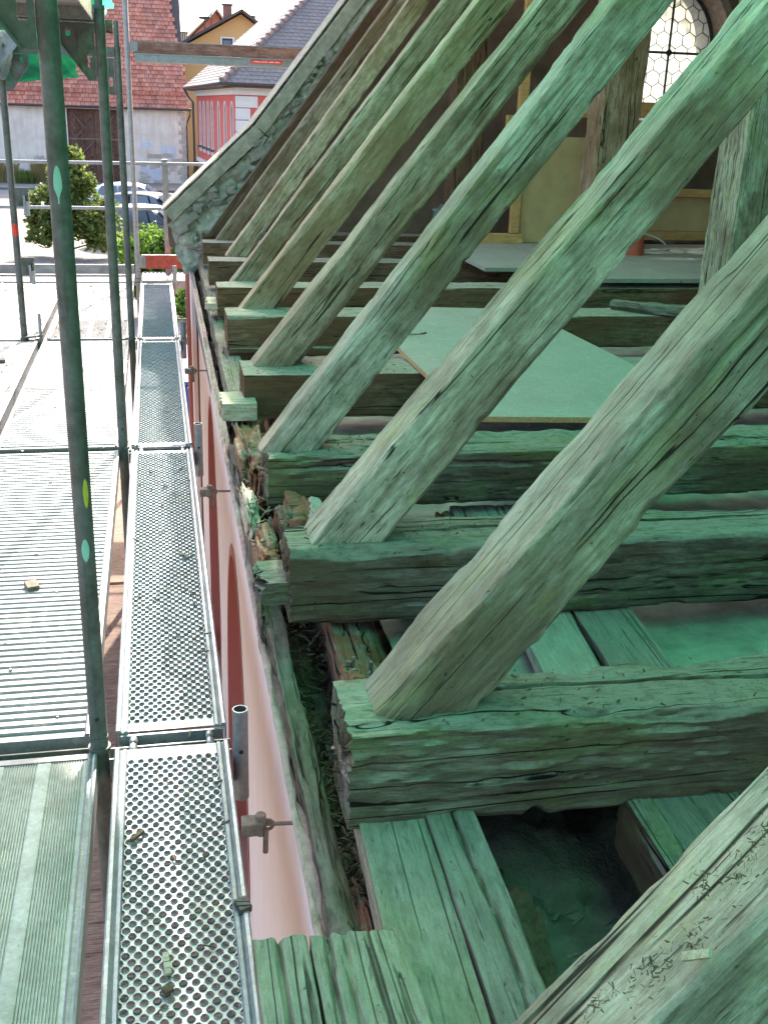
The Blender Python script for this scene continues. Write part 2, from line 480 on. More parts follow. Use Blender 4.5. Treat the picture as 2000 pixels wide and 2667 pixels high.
M['tarp_grey'] = mat_sheet('grey green tarpaulin', (.04, .24, .13), (.08, .78, .38), trans=.88)
M['tarp_thick'] = mat_sheet('thick green tarpaulin', (.02, .18, .09), (.04, .62, .29), trans=.85)
M['tarp_neutral_light'] = mat_sheet('pale sheet for neutral light', (.50, .49, .45), (.66, .64, .55), trans=.85)
M['tarp_dark'] = mat_sheet('green tarpaulin folds', (.012, .15, .065), (.006, .10, .04), rough=.3, trans=.3)
M['film'] = mat_sheet('dusty clear film', (.36, .39, .37), (.40, .44, .42), rough=.3, trans=.45)
def mat_glass(name):
    t = NT(name); p = t.obj()
    n1 = t.noise(p, 9, 4, .6)
    t.finish((.9, .95, .93), .12, n1, .35, .01)
    t.set(t.b, 'Transmission Weight', 0.0)
    tr = t.n('BsdfTransparent'); t.set(tr, 'Color', (.70, .74, .73, 1))
    tl = t.n('BsdfTranslucent'); t.set(tl, 'Color', (.5, .53, .52, 1))
    m1 = t.n('MixShader'); t.set(m1, 'Fac', t.ramp(n1, [(.35, .35), (.65, .8)]))
    t.link(tr.outputs[0], m1.inputs[1]); t.link(tl.outputs[0], m1.inputs[2])
    m2 = t.n('MixShader'); t.set(m2, 'Fac', .12)
    t.link(m1.outputs[0], m2.inputs[1]); t.link(t.b.outputs[0], m2.inputs[2])
    t.link(m2.outputs[0], t.out.inputs['Surface'])
    return t.m
M['glass'] = mat_glass('leaded pane glass')

# ------------------------------------------------------------------ hewn timber
def timber(name, p0, p1, w, h, mat, seed=0, up=(0, 0, 1), da=.02, ds=.009, f0=0.0, f1=99.0, wane=.02, a1=.006, a2=.0016, erode=.0, ncrack=4, cdepth=.012, bow=.01, rot0=0.0, rot1=0.0, hcut=None, taper=0.0, parent=None, cracks=None, rotlen=.16, notch=None):
    p0, p1 = Vector(p0), Vector(p1)
    ex = p1 - p0; L = ex.length; ex.normalize()
    ez = Vector(up); ez = (ez - ex * ez.dot(ex)).normalized(); ey = ez.cross(ex)
    rs = np.random.RandomState(seed + 11)
    xs = [0.0]
    while xs[-1] < L:
        x = xs[-1]; k = 1.0
        if x < f0: k = min(8, 1 + (f0 - x) * 6)
        if x > f1: k = min(8, 1 + (x - f1) * 6)
        xs.append(x + da * k)
    xs[-1] = L
    xs = np.array(xs)
    hw, hh = w / 2, h / 2
    n1 = max(4, int(w / ds)); n2 = max(4, int(h / ds))
    py, pz = [], []
    for k in range(n1): py.append(-hw + w * k / n1); pz.append(hh)
    for k in range(n2): py.append(hw); pz.append(hh - h * k / n2)
    for k in range(n1): py.append(hw - w * k / n1); pz.append(-hh)
    for k in range(n2): py.append(-hw); pz.append(-hh + h * k / n2)
    py, pz = np.array(py), np.array(pz); n = len(py)
    sper = np.arange(n) * (2 * (w + h) / n)
    X = np.repeat(xs[:, None], n, 1); Y = np.repeat(py[None], len(xs), 0); Z = np.repeat(pz[None], len(xs), 0)
    ny = np.sign(Y) * (np.abs(Y) / hw) ** 8; nz = np.sign(Z) * (np.abs(Z) / hh) ** 8
    nl = np.sqrt(ny ** 2 + nz ** 2) + 1e-6; ny /= nl; nz /= nl
    # waney edges, different for each corner
    for q, (sy, sz) in enumerate(((1, 1), (1, -1), (-1, 1), (-1, -1))):
        c = wane * (.22 + .10 * np.abs(fbm(X * 9, q * 4.1, seed * 2.3, seed + 31, 2)) + 3.2 * np.clip(fbm(X * 1.8, q * 9.1, seed * 3.3, seed, 3) - .12, 0, .8) + 2.6 * np.clip(vnoise(X * 21, q * 5.3, seed * 1.7, seed + 41) - .45, 0, .5))
        dy = hw - Y * sy; dz = hh - Z * sz
        k = (c - (dy + dz)) / 2
        k = np.where((Y * sy > 0) & (Z * sz > 0), np.maximum(k, 0), 0)
        Y = Y - sy * k; Z = Z - sz * k
    d = a1 * fbm(X * 3.6, Y * 5, Z * 5, seed + 1, 4)
    d = d + a1 * .35 * fbm(X * 12, Y * 16, Z * 16, seed + 21, 3)
    face = np.where(np.abs(Z) / hh > np.abs(Y) / hw, np.sign(Z) * 2, np.sign(Y))
    hx = X / .13 + .9 * fbm(X * 2.5, face * 3.7, seed * 1.9, seed + 22, 2) + face * .37 + .8 * (Y + Z)
    fr = hx - np.floor(hx)
    d = d - a1 * .55 * (4 * fr * (1 - fr)) * (.4 + .6 * np.abs(vnoise(np.floor(hx), face, seed, seed + 23)))
    fib = fbm(X * 9, Y * 95, Z * 95, seed + 2, 2)
    er = np.clip(fbm(X * 2.2, Y * 11, Z * 11, seed + 3, 3) * 1.6 - .1, 0, 1)
    d = d + fib * (a2 + erode * .5 * er) - er * erode * np.abs(fbm(X * 14, Y * 60, Z * 60, seed + 4, 2))
    P = 2 * (w + h)
    cl = cracks if cracks is not None else [(rs.rand() * P, rs.rand() * L * .8, .25 + rs.rand() * .9, cdepth * (.5 + rs.rand())) for _ in range(ncrack)]
    for (s0, xa, ln, dp) in cl:
        sc = s0 + .018 * fbm(X * 2.5, s0 * 7, 3.3, seed + 5, 3)
        ds_ = (sper[None] - sc + P / 2) % P - P / 2
        env = np.clip(np.minimum((X - xa) / .12, (xa + ln - X) / .12), 0, 1)
        wd = ds * (.42 + .35 * env)
        d = d - dp * env * np.exp(-(ds_ / wd) ** 2)
    Y = Y + ny * d; Z = Z + nz * d
    if taper: 
        tt = 1 + taper * (X / L - .5); Y *= tt; Z *= tt
    Y = Y + bow * np.sin(X / L * PI * 1.3 + seed) + .35 * bow * fbm(X * .9, seed, 1.1, seed + 6, 2)
    Z = Z + bow * np.cos(X / L * PI * 1.1 + seed * 2) * .6 + .35 * bow * fbm(X * .9, seed, 7.1, seed + 7, 2)
    if rot0:
        t = np.clip(1 - X / rotlen, 0, 1); j = np.abs(fbm(Y * 38, Z * 38, seed, seed + 8, 3))
        k = fbm(X * 25, Y * 60, Z * 60, seed + 18, 2)
        X = X + rot0 * j * t ** 1.2; sc = 1 - .12 * rot0 / .08 * t * np.clip(.3 + k, 0, 1); Y = Y * sc; Z = Z * sc
    if rot1:
        t = np.clip(1 - (L - X) / rotlen, 0, 1); X = X - rot1 * np.abs(fbm(Y * 38, Z * 38, seed, seed + 9, 3)) * t ** 1.2
    if hcut is not None:       # foot cut level
        t = np.clip(1 - X / .4, 0, 1); X = X - Z * hcut * t
    nx = len(xs)
    V = np.stack([X, Y, Z], -1).reshape(-1, 3)
    F = []
    idx = np.arange(nx * n).reshape(nx, n)
    a = idx[:-1]; b = np.roll(a, -1, 1); c = np.roll(idx[1:], -1, 1); e = idx[1:]
    F = np.stack([a, e, c, b], -1).reshape(-1, 4).tolist()
    V = V.tolist()
    for end in (0, nx - 1):
        ring = idx[end].tolist()
        C = np.array([V[i] for i in ring]).mean(0)
        inner = []
        prev = ring
        for lv, sc in enumerate((.66, .33)):
            cur = []
            for i in ring:
                q = C + (np.array(V[i]) - C) * sc
                q[0] += (rs.rand() - .5) * .006 * (1 + 12 * (rot0 if end == 0 else rot1) / .05)
                cur.append(len(V)); V.append(q.tolist())
            for k in range(n):
                f = (prev[k], prev[(k + 1) % n], cur[(k + 1) % n], cur[k])
                F.append(f if end == 0 else f[::-1])
            prev = cur
        F.append(tuple(prev) if end == 0 else tuple(prev[::-1]))
    me = bpy.data.meshes.new(name)
    me.from_pydata(V, [], F)
    me.materials.append(mat)
    me.polygons.foreach_set('use_smooth', [True] * len(me.polygons))
    me.update()
    sharp(me, 38)
    o = bpy.data.objects.new(name, me); COL.objects.link(o)
    mw = Matrix((ex, ey, ez)).transposed().to_4x4(); mw.translation = p0
    if parent is not None:
        mw.translation = p0 - parent.location; o.parent = parent
    o.matrix_local = mw
    return o

# =================================================================== THE CHURCH
ZB = 0.74          # top of the tie beams
GZ = -3.2          # ground level
# ---- long wall with its cove, lancet recesses
wall = thing('church_wall', 'pink plastered long wall of the church below the open eaves', 'wall', (.5, 5, GZ))
def wallx(y): return .269 + .0055 * (y - 1)
lancets = [(4.53, -.25), (6.78, -.12), (9.02, -.05)]
out = [(-2.0, GZ), (9.62, GZ), (9.62, .22), (-2.0, .22)]
holes = []
for (ya, za) in lancets:
    if ya > 8.5: continue
    hwid = .72; pts = []
    for k in range(9):
        a = k / 8.0
        pts.append((ya - hwid + hwid * (1 - math.cos(a * PI / 2)) , za - 1.35 + 1.35 * math.sin(a * PI / 2) ** 1.0))
    for k in range(1, 9):
        a = 1 - k / 8.0
        pts.append((ya + hwid - hwid * (1 - math.cos(a * PI / 2)), za - 1.35 + 1.35 * math.sin(a * PI / 2)))
    pts += [(ya + hwid, GZ + .9), (ya - hwid, GZ + .9)]
    holes.append(pts)
mb = plate(out, holes, (0, 0, 0), (0, 1, 0), (0, 0, 1), (1, 0, 0), .28)
mb.v = [(p[0] + wallx(p[1]), p[1], p[2]) for p in mb.v]
mb.build('wall_face', M['pink'], wall)
for h in holes:
    q = MB(); c = np.array(h).mean(0)
    q.extrude([(wallx(y) + .16, y, z) for (y, z) in [(c[0] + (p[0] - c[0]) * 1.03, c[1] + (p[1] - c[1]) * 1.01) for p in h]], (.05, 0, 0))
    q.build('lancet_infill', M['dark_red'], wall)
    # painted border round the lancet
    q = MB(); nn = len(h)
    for k in range(nn - 2):
        a, b = h[k], h[k + 1]
        da_ = np.array(a) - c; db_ = np.array(b) - c
        a = tuple(c + da_ * .994); b = tuple(c + db_ * .994)
        a2 = c + da_ * 1.07; b2 = c + db_ * 1.07
        x = lambda y: wallx(y) - .003
        q.add([(x(a[0]), a[0], a[1]), (x(b[0]), b[0], b[1]), (x(b2[0]), b2[0], b2[1]), (x(a2[0]), a2[0], a2[1])], [(0, 1, 2, 3)])
        q.add([(x(a[0]), a[0], a[1]), (x(b[0]), b[0], b[1]), (x(b[0]) + .17, b[0], b[1] ), (x(a[0]) + .17, a[0], a[1])], [(0, 1, 2, 3)])
    q.build('painted_reveal', M['dark_red'], wall)
# cove: curves outward to the eaves
ys = np.linspace(-2, 9.62, 120)
rows = []
for k in range(13):
    a = k / 12.0
    z = .22 + .21 * a; dx = -.056 * (1 - math.cos(a * PI / 2)) ** .8
    rows.append([(wallx(y) + dx - .004 * (k > 0) , y, z + (.004 * math.sin(y * 9) + .006 * float(vnoise(y * 14, 0, 0, 5)) if k == 12 else 0)) for y in ys])
top_row = rows[-1]
q = MB(); q.grid(rows); q.build('eaves_cove', M['white_cove'], wall, smooth='auto')
q = MB(); q.grid([top_row, [(x + .03, y, z + .002) for (x, y, z) in top_row], [(x + .05, y, z - .10) for (x, y, z) in top_row]]); q.build('wall_head', M['mortar'], wall)
# rough edge of mortar on the wall head
q = MB(); yy = np.arange(-1.5, 9.0, .012)
prof = [(-.003, -.008), (-.003, .001), (.002, .004), (.007, .004), (.012, .003), (.016, -.02)]
R = []
for j, (dx, dz) in enumerate(prof):
    R.append([(wallx(y) - .060 + dx + (.0012 if j < 3 else .004) * float(vnoise(y * 22, j * .7, 0, 3)), y, -.0 + .432 + dz + .004 * float(vnoise(y * 17, j * .9, 4, 4)) * (j > 0)) for y in yy])
q.grid(R); q.build('broken_mortar_edge', M['mortar'], wall, smooth=True)
# wall core under the plates
q = MB(); q.bx(.50, .80, -2, 9.0, GZ, .30); q.bx(.33, .50, -2, 9.0, .02, .34); q.build('wall_core', M['rubble_dark'], wall)
q = MB(); q.bx(.555, .56, -2, 9.0, GZ, -.01); q.bx(.46, .50, -1.9, 8.95, GZ + .02, .0); q.build('wall_backing', M['dark_red'], wall)

# ---- outer wall plate, inner wall plate
o = timber('wall_plate', (.240, -.6, .43), (.262, 4.05, .43), .046, .10, M['plate'], 41, da=.010, ds=.0045, f0=1.5, f1=4.2, wane=.012, erode=.016, a2=.0025, ncrack=9, cdepth=.010, rot1=.1, bow=.002)
tag(o, 'rotten mossy outer wall plate lying along the near wall head', 'timber')
o = timber('wall_plate', (.315, 4.25, .50), (.375, 8.9, .50), .10, .10, M['plate'], 42, da=.04, ds=.012, wane=.012, erode=.012, ncrack=5, bow=.004, rot0=.1)
tag(o, 'grey outer wall plate on the far half of the wall head', 'timber')
o = timber('wall_plate', (.425, 1.70, .47), (.46, 4.15, .47), .13, .13, M['rot'], 43, da=.012, ds=.007, f1=3, wane=.02, erode=.03, a2=.003, ncrack=8, rot0=.12, rot1=.08, bow=.004)
tag(o, 'red brown rotten inner wall plate behind the near beam ends', 'timber')
o = timber('wall_plate', (.52, 4.3, .49), (.56, 8.9, .49), .14, .12, M['beam_far'], 44, da=.05, ds=.014, wane=.012, ncrack=4, bow=.004)
tag(o, 'brown inner wall plate under the far beam ends', 'timber')

# ---- tie beams : (x0, y_front, y_back, height, mat, name words)
TB = [
 (.275, 1.468, 1.660, .185, 'beam',     .030, 'thick split tie beam carrying the broad pale rafter at right centre'),
 (.272, 2.262, 2.452, .190, 'beam',     .020, 'tie beam with flaking top and a thin stub tongue at its end'),
 (.292, 2.965, 3.200, .165, 'beam',     .020, 'tie beam beside the rotten hole in the wall head'),
 (.305, 3.985, 4.255, .175, 'beam_far', .004, 'tie beam with bright sunlit sawn end and projecting stub'),
 (.322, 5.215, 5.470, .165, 'beam_far', .004, 'double stacked tie beam with a red gap in its face'),
 (.325, 6.110, 6.340, .165, 'beam_far', .008, 'warm brown tie beam with white plaster on its end'),
 (.330, 7.160, 7.380, .160, 'beam_far', .004, 'third tie beam counted from the gable wall'),
 (.338, 8.210, 8.430, .160, 'beam_far', .004, 'second tie beam counted from the gable wall'),
]
for i, (x0, ya, yb, hh, mt, rr, lab) in enumerate(TB):
    near = i < 3
    yc = (ya + yb) / 2
    o = timber('tie_beam', (x0, yc, ZB - hh / 2), (7.6, yc - .06, ZB - hh / 2 - .01), yb - ya, hh, M[mt], 60 + i,
               da=(.010 if near else .03), ds=(.0052 if i == 0 else .007 if near else .012), f0=0, f1=(1.3 if i == 0 else 1.9 if near else 3.4),
               wane=(.014 if near else .008), a1=(.0045 if near else .003), a2=(.0013 if near else .0009), erode=(.008 if near else .002),
               ncrack=(16 if near else 6), cdepth=(.016 if near else .010), bow=.006, rot0=rr * .28)
    tag(o, lab, 'tie beam', 'tie beams across the attic floor')
    q = None
o = timber('tie_beam', (.36, 8.84, ZB - .06), (7.6, 8.82, ZB - .06), .2, .15, M['beam_far'], 70, da=.05, ds=.016)
tag(o, 'last tie beam right against the gable wall', 'tie beam', 'tie beams across the attic floor')
# stub tongues at the beam ends
def stub(x0, x1, y0, y1, z0, z1, mt, seed, lab, rr=.02):
    o = timber('beam_tongue', (x0, (y0 + y1) / 2, (z0 + z1) / 2), (x1, (y0 + y1) / 2, (z0 + z1) / 2), y1 - y0, z1 - z0, M[mt], seed, da=.006, ds=.006, wane=.006, a1=.003, ncrack=4, bow=.001, rot0=rr, rotlen=.05)
    return tag(o, lab, 'timber')
stub(.205, .30, 2.272, 2.42, .597, .657, 'beam', 81, 'thin weathered tongue sticking out of the flaking tie beam')
stub(.215, .345, 3.90, 4.09, .585, .655, 'sapwood', 82, 'sunlit pale stub of timber projecting over the pink wall', .01)
stub(.265, .36, 6.14, 6.36, .60, .645, 'sapwood', 83, 'small splintered pale stub at the warm brown tie beam', .02)
o = timber('wood_shim', (.33, 5.21, .565), (2.2, 5.2, .565), .05, .05, M['beam_far'], 84, da=.05, ds=.012); tag(o, 'lower batten of the double stacked tie beam', 'timber')

# ---- rafters : far upper edge runs from (x, y) on the beam top
ANG = math.radians(50.0)
RF = [
 (.342, .865, .140, .140, 'rafter', 51.2, 'grimy rafter crossing the bottom right corner'),
 (.316, 1.650, .140, .137, 'rafter', 51.2, 'broad pale hewn rafter right of centre with knot and split'),
 (.322, 2.440, .135, .138, 'rafter', 51.2, 'mossy rafter with a long split, next behind the broad pale one'),
 (.276, 3.155, .125, .130, 'rafter', 52.5, 'two tone rafter with a lit pale edge standing by the rotten hole'),
 (.342, 4.280, .140, .142, 'rafter_far', 51.7, 'rafter with a notched knot rising from the sunlit beam end'),
 (.398, 5.585, .145, .145, 'rafter_far', 51.9, 'smooth rounded rafter on the double stacked beam'),
 (.415, 6.460, .120, .125, 'rafter_far', 52.4, 'slender brown rafter on the warm brown beam'),
 (.460, 7.640, .120, .120, 'rafter_far', 53.5, 'third rafter counted from the gable wall'),
 (.434, 8.465, .110, .110, 'rafter_far', 52.9, 'second rafter counted from the gable wall'),
 (.390, 8.790, .090, .110, 'beam_far', 53.2, 'dark last rafter against the gable wall'),
]
for i, (x0, yf, w, d, mt, ang, lab) in enumerate(RF):
    A = math.radians(ang); u = Vector((math.cos(A), 0, math.sin(A))); nn = Vector((-math.sin(A), 0, math.cos(A)))
    top = Vector((x0, yf - w / 2, ZB - .012))
    c = top - nn * (d / 2)
    c = c + u * ((ZB - .012 - c.z) / u.z)           # centre line meets the beam top
    c = c + Vector((0, 0, 0))
    near = i <= 3
    L = 6.0
    o = timber('rafter', c, c + u * L, w, d, M[mt], 20 + i, up=nn, da=(.010 if i <= 1 else .013 if near else .03), ds=(.0048 if i <= 1 else .0062 if near else .010),
               f0=0, f1=(1.05 if i == 0 else 1.6 if i == 1 else 2.0 if near else 2.8), wane=(.004 if i == 0 else .011 if near else .012), a1=(.0022 if i == 0 else .0034), a2=(.0008 if near else .0006),
               erode=(.006 if i in (1, 2, 3) else .003), ncrack=(4 if i == 0 else 9 if near else 5), cdepth=.011, bow=.0035, hcut=-math.cos(A) / math.sin(A) * -1.0)
    tag(o, lab, 'rafter', 'rafters of the stripped roof slope')
# ---- rotten lumps between the beam ends
def lump(name, c, size, mat, seed, lab, cat='rotten wood', rotz=0, stretch=(1, 1, 1), spikes=.22):
    bm = bmesh.new(); bmesh.ops.create_icosphere(bm, subdivisions=5, radius=1.0)
    P = np.array([v.co for v in bm.verts])
    d = .35 * fbm(P[:, 0] * 1.6, P[:, 1] * 1.6, P[:, 2] * 1.6, seed, 4) + spikes * .4 * fbm(P[:, 0] * 9, P[:, 1] * 2.2, P[:, 2] * 9, seed + 3, 3)
    q = np.sign(P) * np.abs(P) ** .6
    P = q * (1 + d)[:, None] * .8
    P = P * np.array(size) / 2
    ca, sa = math.cos(rotz), math.sin(rotz)
    mb = MB(); mb.v = [(p[0] * ca - p[1] * sa + c[0], p[0] * sa + p[1] * ca + c[1], p[2] + c[2]) for p in P]
    mb.f = [tuple(v.index for v in f.verts) for f in bm.faces]; mb.mi = [0] * len(mb.f)
    bm.free()
    o = mb.build(name, mat, smooth=True)
    return tag(o, lab, cat)
lump('rotten_chunk', (.268, 2.72, .53), (.08, .34, .15), M['rot'], 3, 'crumbled grey chunk of rotten plate left of the flaking beam')
lump('rotten_chunk', (.245, 3.02, .55), (.05, .36, .13), M['sapwood'], 4, 'bright splintered strip of rotten plate overhanging the pink wall')
lump('rotten_chunk', (.300, 3.58, .53), (.11, .62, .20), M['rot'], 5, 'dark hollowed plate remnant beside the deep hole')
lump('rotten_chunk', (.352, 2.76, .60), (.12, .30, .15), M['rot'], 6, 'reddish rotten lump under the third near rafter foot')
lump('rotten_chunk', (.405, 2.70, .62), (.10, .22, .12), M['plank_light'], 12, 'pale rough block left of the mossy rafter foot')
lump('rotten_chunk', (.385, 1.90, .51), (.07, .30, .16), M['rot'], 8, 'splintered upright remnant between the two nearest beams')
lump('rotten_chunk', (.228, 2.48, .44), (.022, .20, .15), M['plate'], 9, 'dark strip of bark hanging over the pink wall')
lump('rotten_chunk', (.283, 1.22, .44), (.035, .55, .09), M['rot'], 14, 'earthy rotten band along the short boards')
lump('rotten_chunk', (.345, 2.60, .56), (.13, .26, .14), M['rot'], 23, 'red brown crumbled lump behind the flaking beam end')
lump('rotten_chunk', (.325, 2.90, .50), (.13, .16, .16), M['rot'], 24, 'red brown rotten lump under the end of the third near beam')
lump('rotten_chunk', (.330, 3.34, .54), (.10, .22, .18), M['rot'], 25, 'hollow brown remnant behind the two tone rafter foot')
# splinters standing on the broken remnants
q = MB(); rs = random.Random(5)
for k in range(46):
    x = rs.uniform(.345, .42); y = rs.uniform(1.72, 2.02); z = .53 + rs.uniform(0, .05)
    q.bar((x, y, z - .06), (x + rs.uniform(-.012, .012), y - rs.uniform(-.01, .05), z + rs.uniform(-.01, .03)), rs.uniform(.003, .010), rs.uniform(.003, .012))
o = q.build('wood_splinters', M['plank'], kind='stuff'); tag(o, 'upright broken splinters between the nearest tie beams', 'splinters')
q = MB()
for k in range(34):
    x = rs.uniform(.235, .29); y = rs.uniform(2.5, 3.25); z = .575 + rs.uniform(-.03, .05)
    a = rs.uniform(-.7, .7)
    q.bar((x, y, z), (x + math.sin(a) * .05, y + math.cos(a) * rs.uniform(.02, .06), z + rs.uniform(-.01, .02)), rs.uniform(.002, .006), rs.uniform(.002, .006))
o = q.build('wood_splinters', M['rot'], kind='stuff'); tag(o, 'brown broken splinters over the pink wall edge', 'splinters')
# litter of rotten fibres in the groove of the wall head
q = MB()
for k in range(4200):
    y = rs.uniform(.7, 4.1)
    x = wallx(y) + rs.uniform(-.005, .15); z = .415 + rs.uniform(-.06, .05) - (.06 if 1.6 < y < 2.25 else 0)
    a = rs.uniform(0, PI); l = rs.uniform(.006, .035)
    q.bar((x, y, z), (x + math.cos(a) * l, y + math.sin(a) * l, z + rs.uniform(-.01, .012)), rs.uniform(.0015, .006), rs.uniform(.001, .005))
o = q.build('rotten_litter', M['litter'], kind='stuff'); tag(o, 'loose brown rotten wood crumbs lying in the wall head groove', 'litter')
xs = np.linspace(0, 1, 26); ysn = np.linspace(-.5, 8.9, 420)
P = []
for x in xs:
    P.append([(wallx(y) - .01 + x * .34, y, .405 + .06 * float(fbm(x * 7, y * 11, 0, 31, 5)) - (.09 if 1.6 < y < 2.3 else .03)) for y in ysn])
q = MB(); q.grid(P); o = q.build('rotten_debris_bed', M['litter'], smooth=True, kind='stuff'); tag(o, 'uneven brown debris bed along the wall head', 'debris')

# ---- boards running along the wall, near the camera
def board(p0, p1, w, t, mat, seed, lab, **kw):
    kw.setdefault('da', .012); kw.setdefault('ds', .0042); kw.setdefault('wane', .004); kw.setdefault('a1', .0016); kw.setdefault('a2', .0012); kw.setdefault('bow', .003); kw.setdefault('ncrack', 4); kw.setdefault('cdepth', .012)
    o = timber('board', p0, p1, w, t, M[mat], seed, **kw)
    return tag(o, lab, 'board', 'loose boards on the wall head')
board((.318, .35, .535), (.352, 1.535, .545), .115, .06, 'plank', 101, 'split green tinged board running under the nearest beam, left one')
board((.424, .35, .535), (.452, 1.53, .548), .085, .06, 'plank', 102, 'narrow board beside the dark square hole', ncrack=3)
board((.120, .25, .600), (.128, 1.172, .602), .075, .05, 'plank', 103, 'short mossy board nearest the perforated deck', rot1=.006)
board((.206, .25, .600), (.212, 1.168, .602), .082, .05, 'plank', 104, 'second short mossy board beside a gap in the bottom edge', rot1=.006)
board((.284, .25, .615), (.272, 1.163, .598), .055, .05, 'plank', 105, 'leaning narrow board overlapping the split one', rot1=.012)
o = timber('floor_joist', (.775, .35, .50), (.80, 1.49, .505), .05, .13, M['beam'], 106, da=.015, ds=.007, wane=.006, ncrack=4, bow=.002); tag(o, 'joist on edge along the right side of the square hole', 'timber')
board((.885, .35, .545), (.905, 1.48, .552), .17, .03, 'plank', 107, 'wide board right of the square hole')
# between first and second beams
board((.845, 1.62, .52), (.905, 2.30, .525), .15, .03, 'plank_light', 108, 'pale board pair between the two nearest beams, left one', ncrack=3)
board((1.010, 1.62, .52), (1.065, 2.30, .525), .15, .03, 'plank_light', 109, 'pale board pair between the two nearest beams, right one', ncrack=3)
board((.60, 2.40, .55), (.655, 3.02, .55), .10, .035, 'plank_light', 110, 'pale board end behind the mossy rafter foot')
board((.96, 2.40, .53), (1.0, 3.02, .53), .26, .025, 'plank_light', 111, 'wide pale board between second and third beams')
board((.40, 2.42, .585), (.415, 2.86, .60), .10, .05, 'plank_light', 112, 'short cracked board beside the mossy rafter foot', ncrack=2, rot1=.03)
o = timber('floor_joist', (.80, 2.40, .49), (.83, 3.0, .49), .05, .12, M['rot'], 113, da=.02, ds=.01); tag(o, 'brown joist stub under the wide pale board', 'timber')

# ---- attic floor between the beams
ysn = np.concatenate([np.linspace(1.63, 3.6, 60), np.linspace(3.7, 9.0, 40)]); xs = np.concatenate([np.linspace(.52, 2.5, 60), np.linspace(2.6, 7.6, 30)])
q = MB(); q.grid([[(x, y, .475 + .012 * float(fbm(x * 3, y * 3, 0, 51, 4))) for y in ysn] for x in xs]); q.build('attic_floor', M['floor_dust'], smooth=True, kind='structure')
ysn = np.linspace(-.6, 2.3, 130); xs = np.linspace(.44, .90, 50)
q = MB(); q.grid([[(x, y, .30 + .045 * float(fbm(x * 6, y * 6, 0, 53, 5))) for y in ysn] for x in xs]); o = q.build('clay_fill', M['clay'], smooth=True, kind='stuff'); tag(o, 'lumpy clay fill at the bottom of the square hole', 'clay')
q = MB(); q.bx(.30, 8.3, -9.0, 9.0, -.02, .18); q.build('attic_slab', M['rubble_dark'], kind='structure')
q = MB(); q.bx(.86, 7.6, -.6, 1.47, .40, .475); q.build('attic_floor', M['floor_dust'], kind='structure')
q = MB()
for k in range(260):
    x = rs.uniform(.49, .77); y = rs.uniform(.75, 1.5); a = rs.uniform(0, PI); l = rs.uniform(.004, .03)
    z = .30 + .045 * float(fbm(x * 6, y * 6, 0, 53, 4)) + .004
    q.bar((x, y, z), (x + l * math.cos(a), y + l * math.sin(a), z + .004), rs.uniform(.002, .009), rs.uniform(.002, .008))
o = q.build('rubble_crumbs', M['clay'], kind='stuff'); tag(o, 'straw and clay crumbs at the bottom of the square hole', 'rubble')

# ---- chipboard sheets lying on the beams
def sheet(name, poly, z, t, mats, lab):
    q = MB(); n = len(poly)
    vs = [(x, y, z) for x, y in poly] + [(x, y, z + t) for x, y in poly]
    q.cur = 1; q.add(vs, [(k, (k + 1) % n, n + (k + 1) % n, n + k) for k in range(n)])
    q.cur = 0; q.add(vs, [tuple(range(n))[::-1], tuple(range(n, 2 * n))])
    o = q.build(name, mats); return tag(o, lab, 'board')
sheet('chipboard_sheet', [(.995, 3.275), (1.52, 3.215), (1.885, 3.98), (1.85, 4.86), (.985, 4.475)], ZB + .004, .019, [M['chip_green'], M['chip_edge']], 'large flat green chipboard sheet lying across the beams')
sheet('chipboard_sheet', [(1.02, 4.50), (1.86, 4.92), (1.82, 5.32), (1.06, 5.42)], ZB + .002, .012, [M['chip_green'], M['chip_edge']], 'smaller green sheet just behind the large chipboard')
o = timber('batten', (1.03, 4.62, ZB + .03), (1.17, 4.64, ZB + .03), .012, .012, M['beam_far'], 120); tag(o, 'thin dark stick lying on the chipboard', 'stick')
# raised platform at the back
for k in range(4):
    x0 = 2.02 + .56 * k
    q = MB(); q.bx(x0, x0 + .55, 6.10 if k else 6.55, 7.9, ZB + .03, ZB + .056)
    o = q.build('platform_board', M['chip_green'], bevel=.002); tag(o, ['left', 'second', 'third', 'right'][k] + ' sheet of the raised platform below the round window', 'board', 'platform sheets at the back')
o = timber('timber_offcut', (2.40, 5.42, ZB + .02), (2.85, 5.05, ZB + .02), .14, .07, M['plank'], 121, da=.02, ds=.01); tag(o, 'split grey timber offcut lying at the foot of the big post', 'timber')

# ---- gable wall with its oval window
gable = thing('gable_wall', 'old masonry gable wall with an oval window closing the attic', 'wall', (4.3, 9.0, GZ))
WC = (4.335, 2.24); WR = (.395, .50)
tops = [(.30, .42), (.10, .62), (.09, .86), (.80, 1.50), (1.52, 2.42), (4.3, 5.85), (7.1, 2.4), (8.3, .9), (8.3, GZ), (.30, GZ)]
mb = plate(tops[::-1], [oval(WC[0], WC[1], WR[0] + .05, WR[1] + .05, 40)], (0, 9.0, 0), (1, 0, 0), (0, 0, 1), (0, 1, 0), .58)
mb.build('wall_masonry', M['inner_plaster'], gable)
q = MB(); q.bx(.265, .298, 9.0, 9.60, GZ, .44); q.build('corner_plaster', M['pink'], gable)
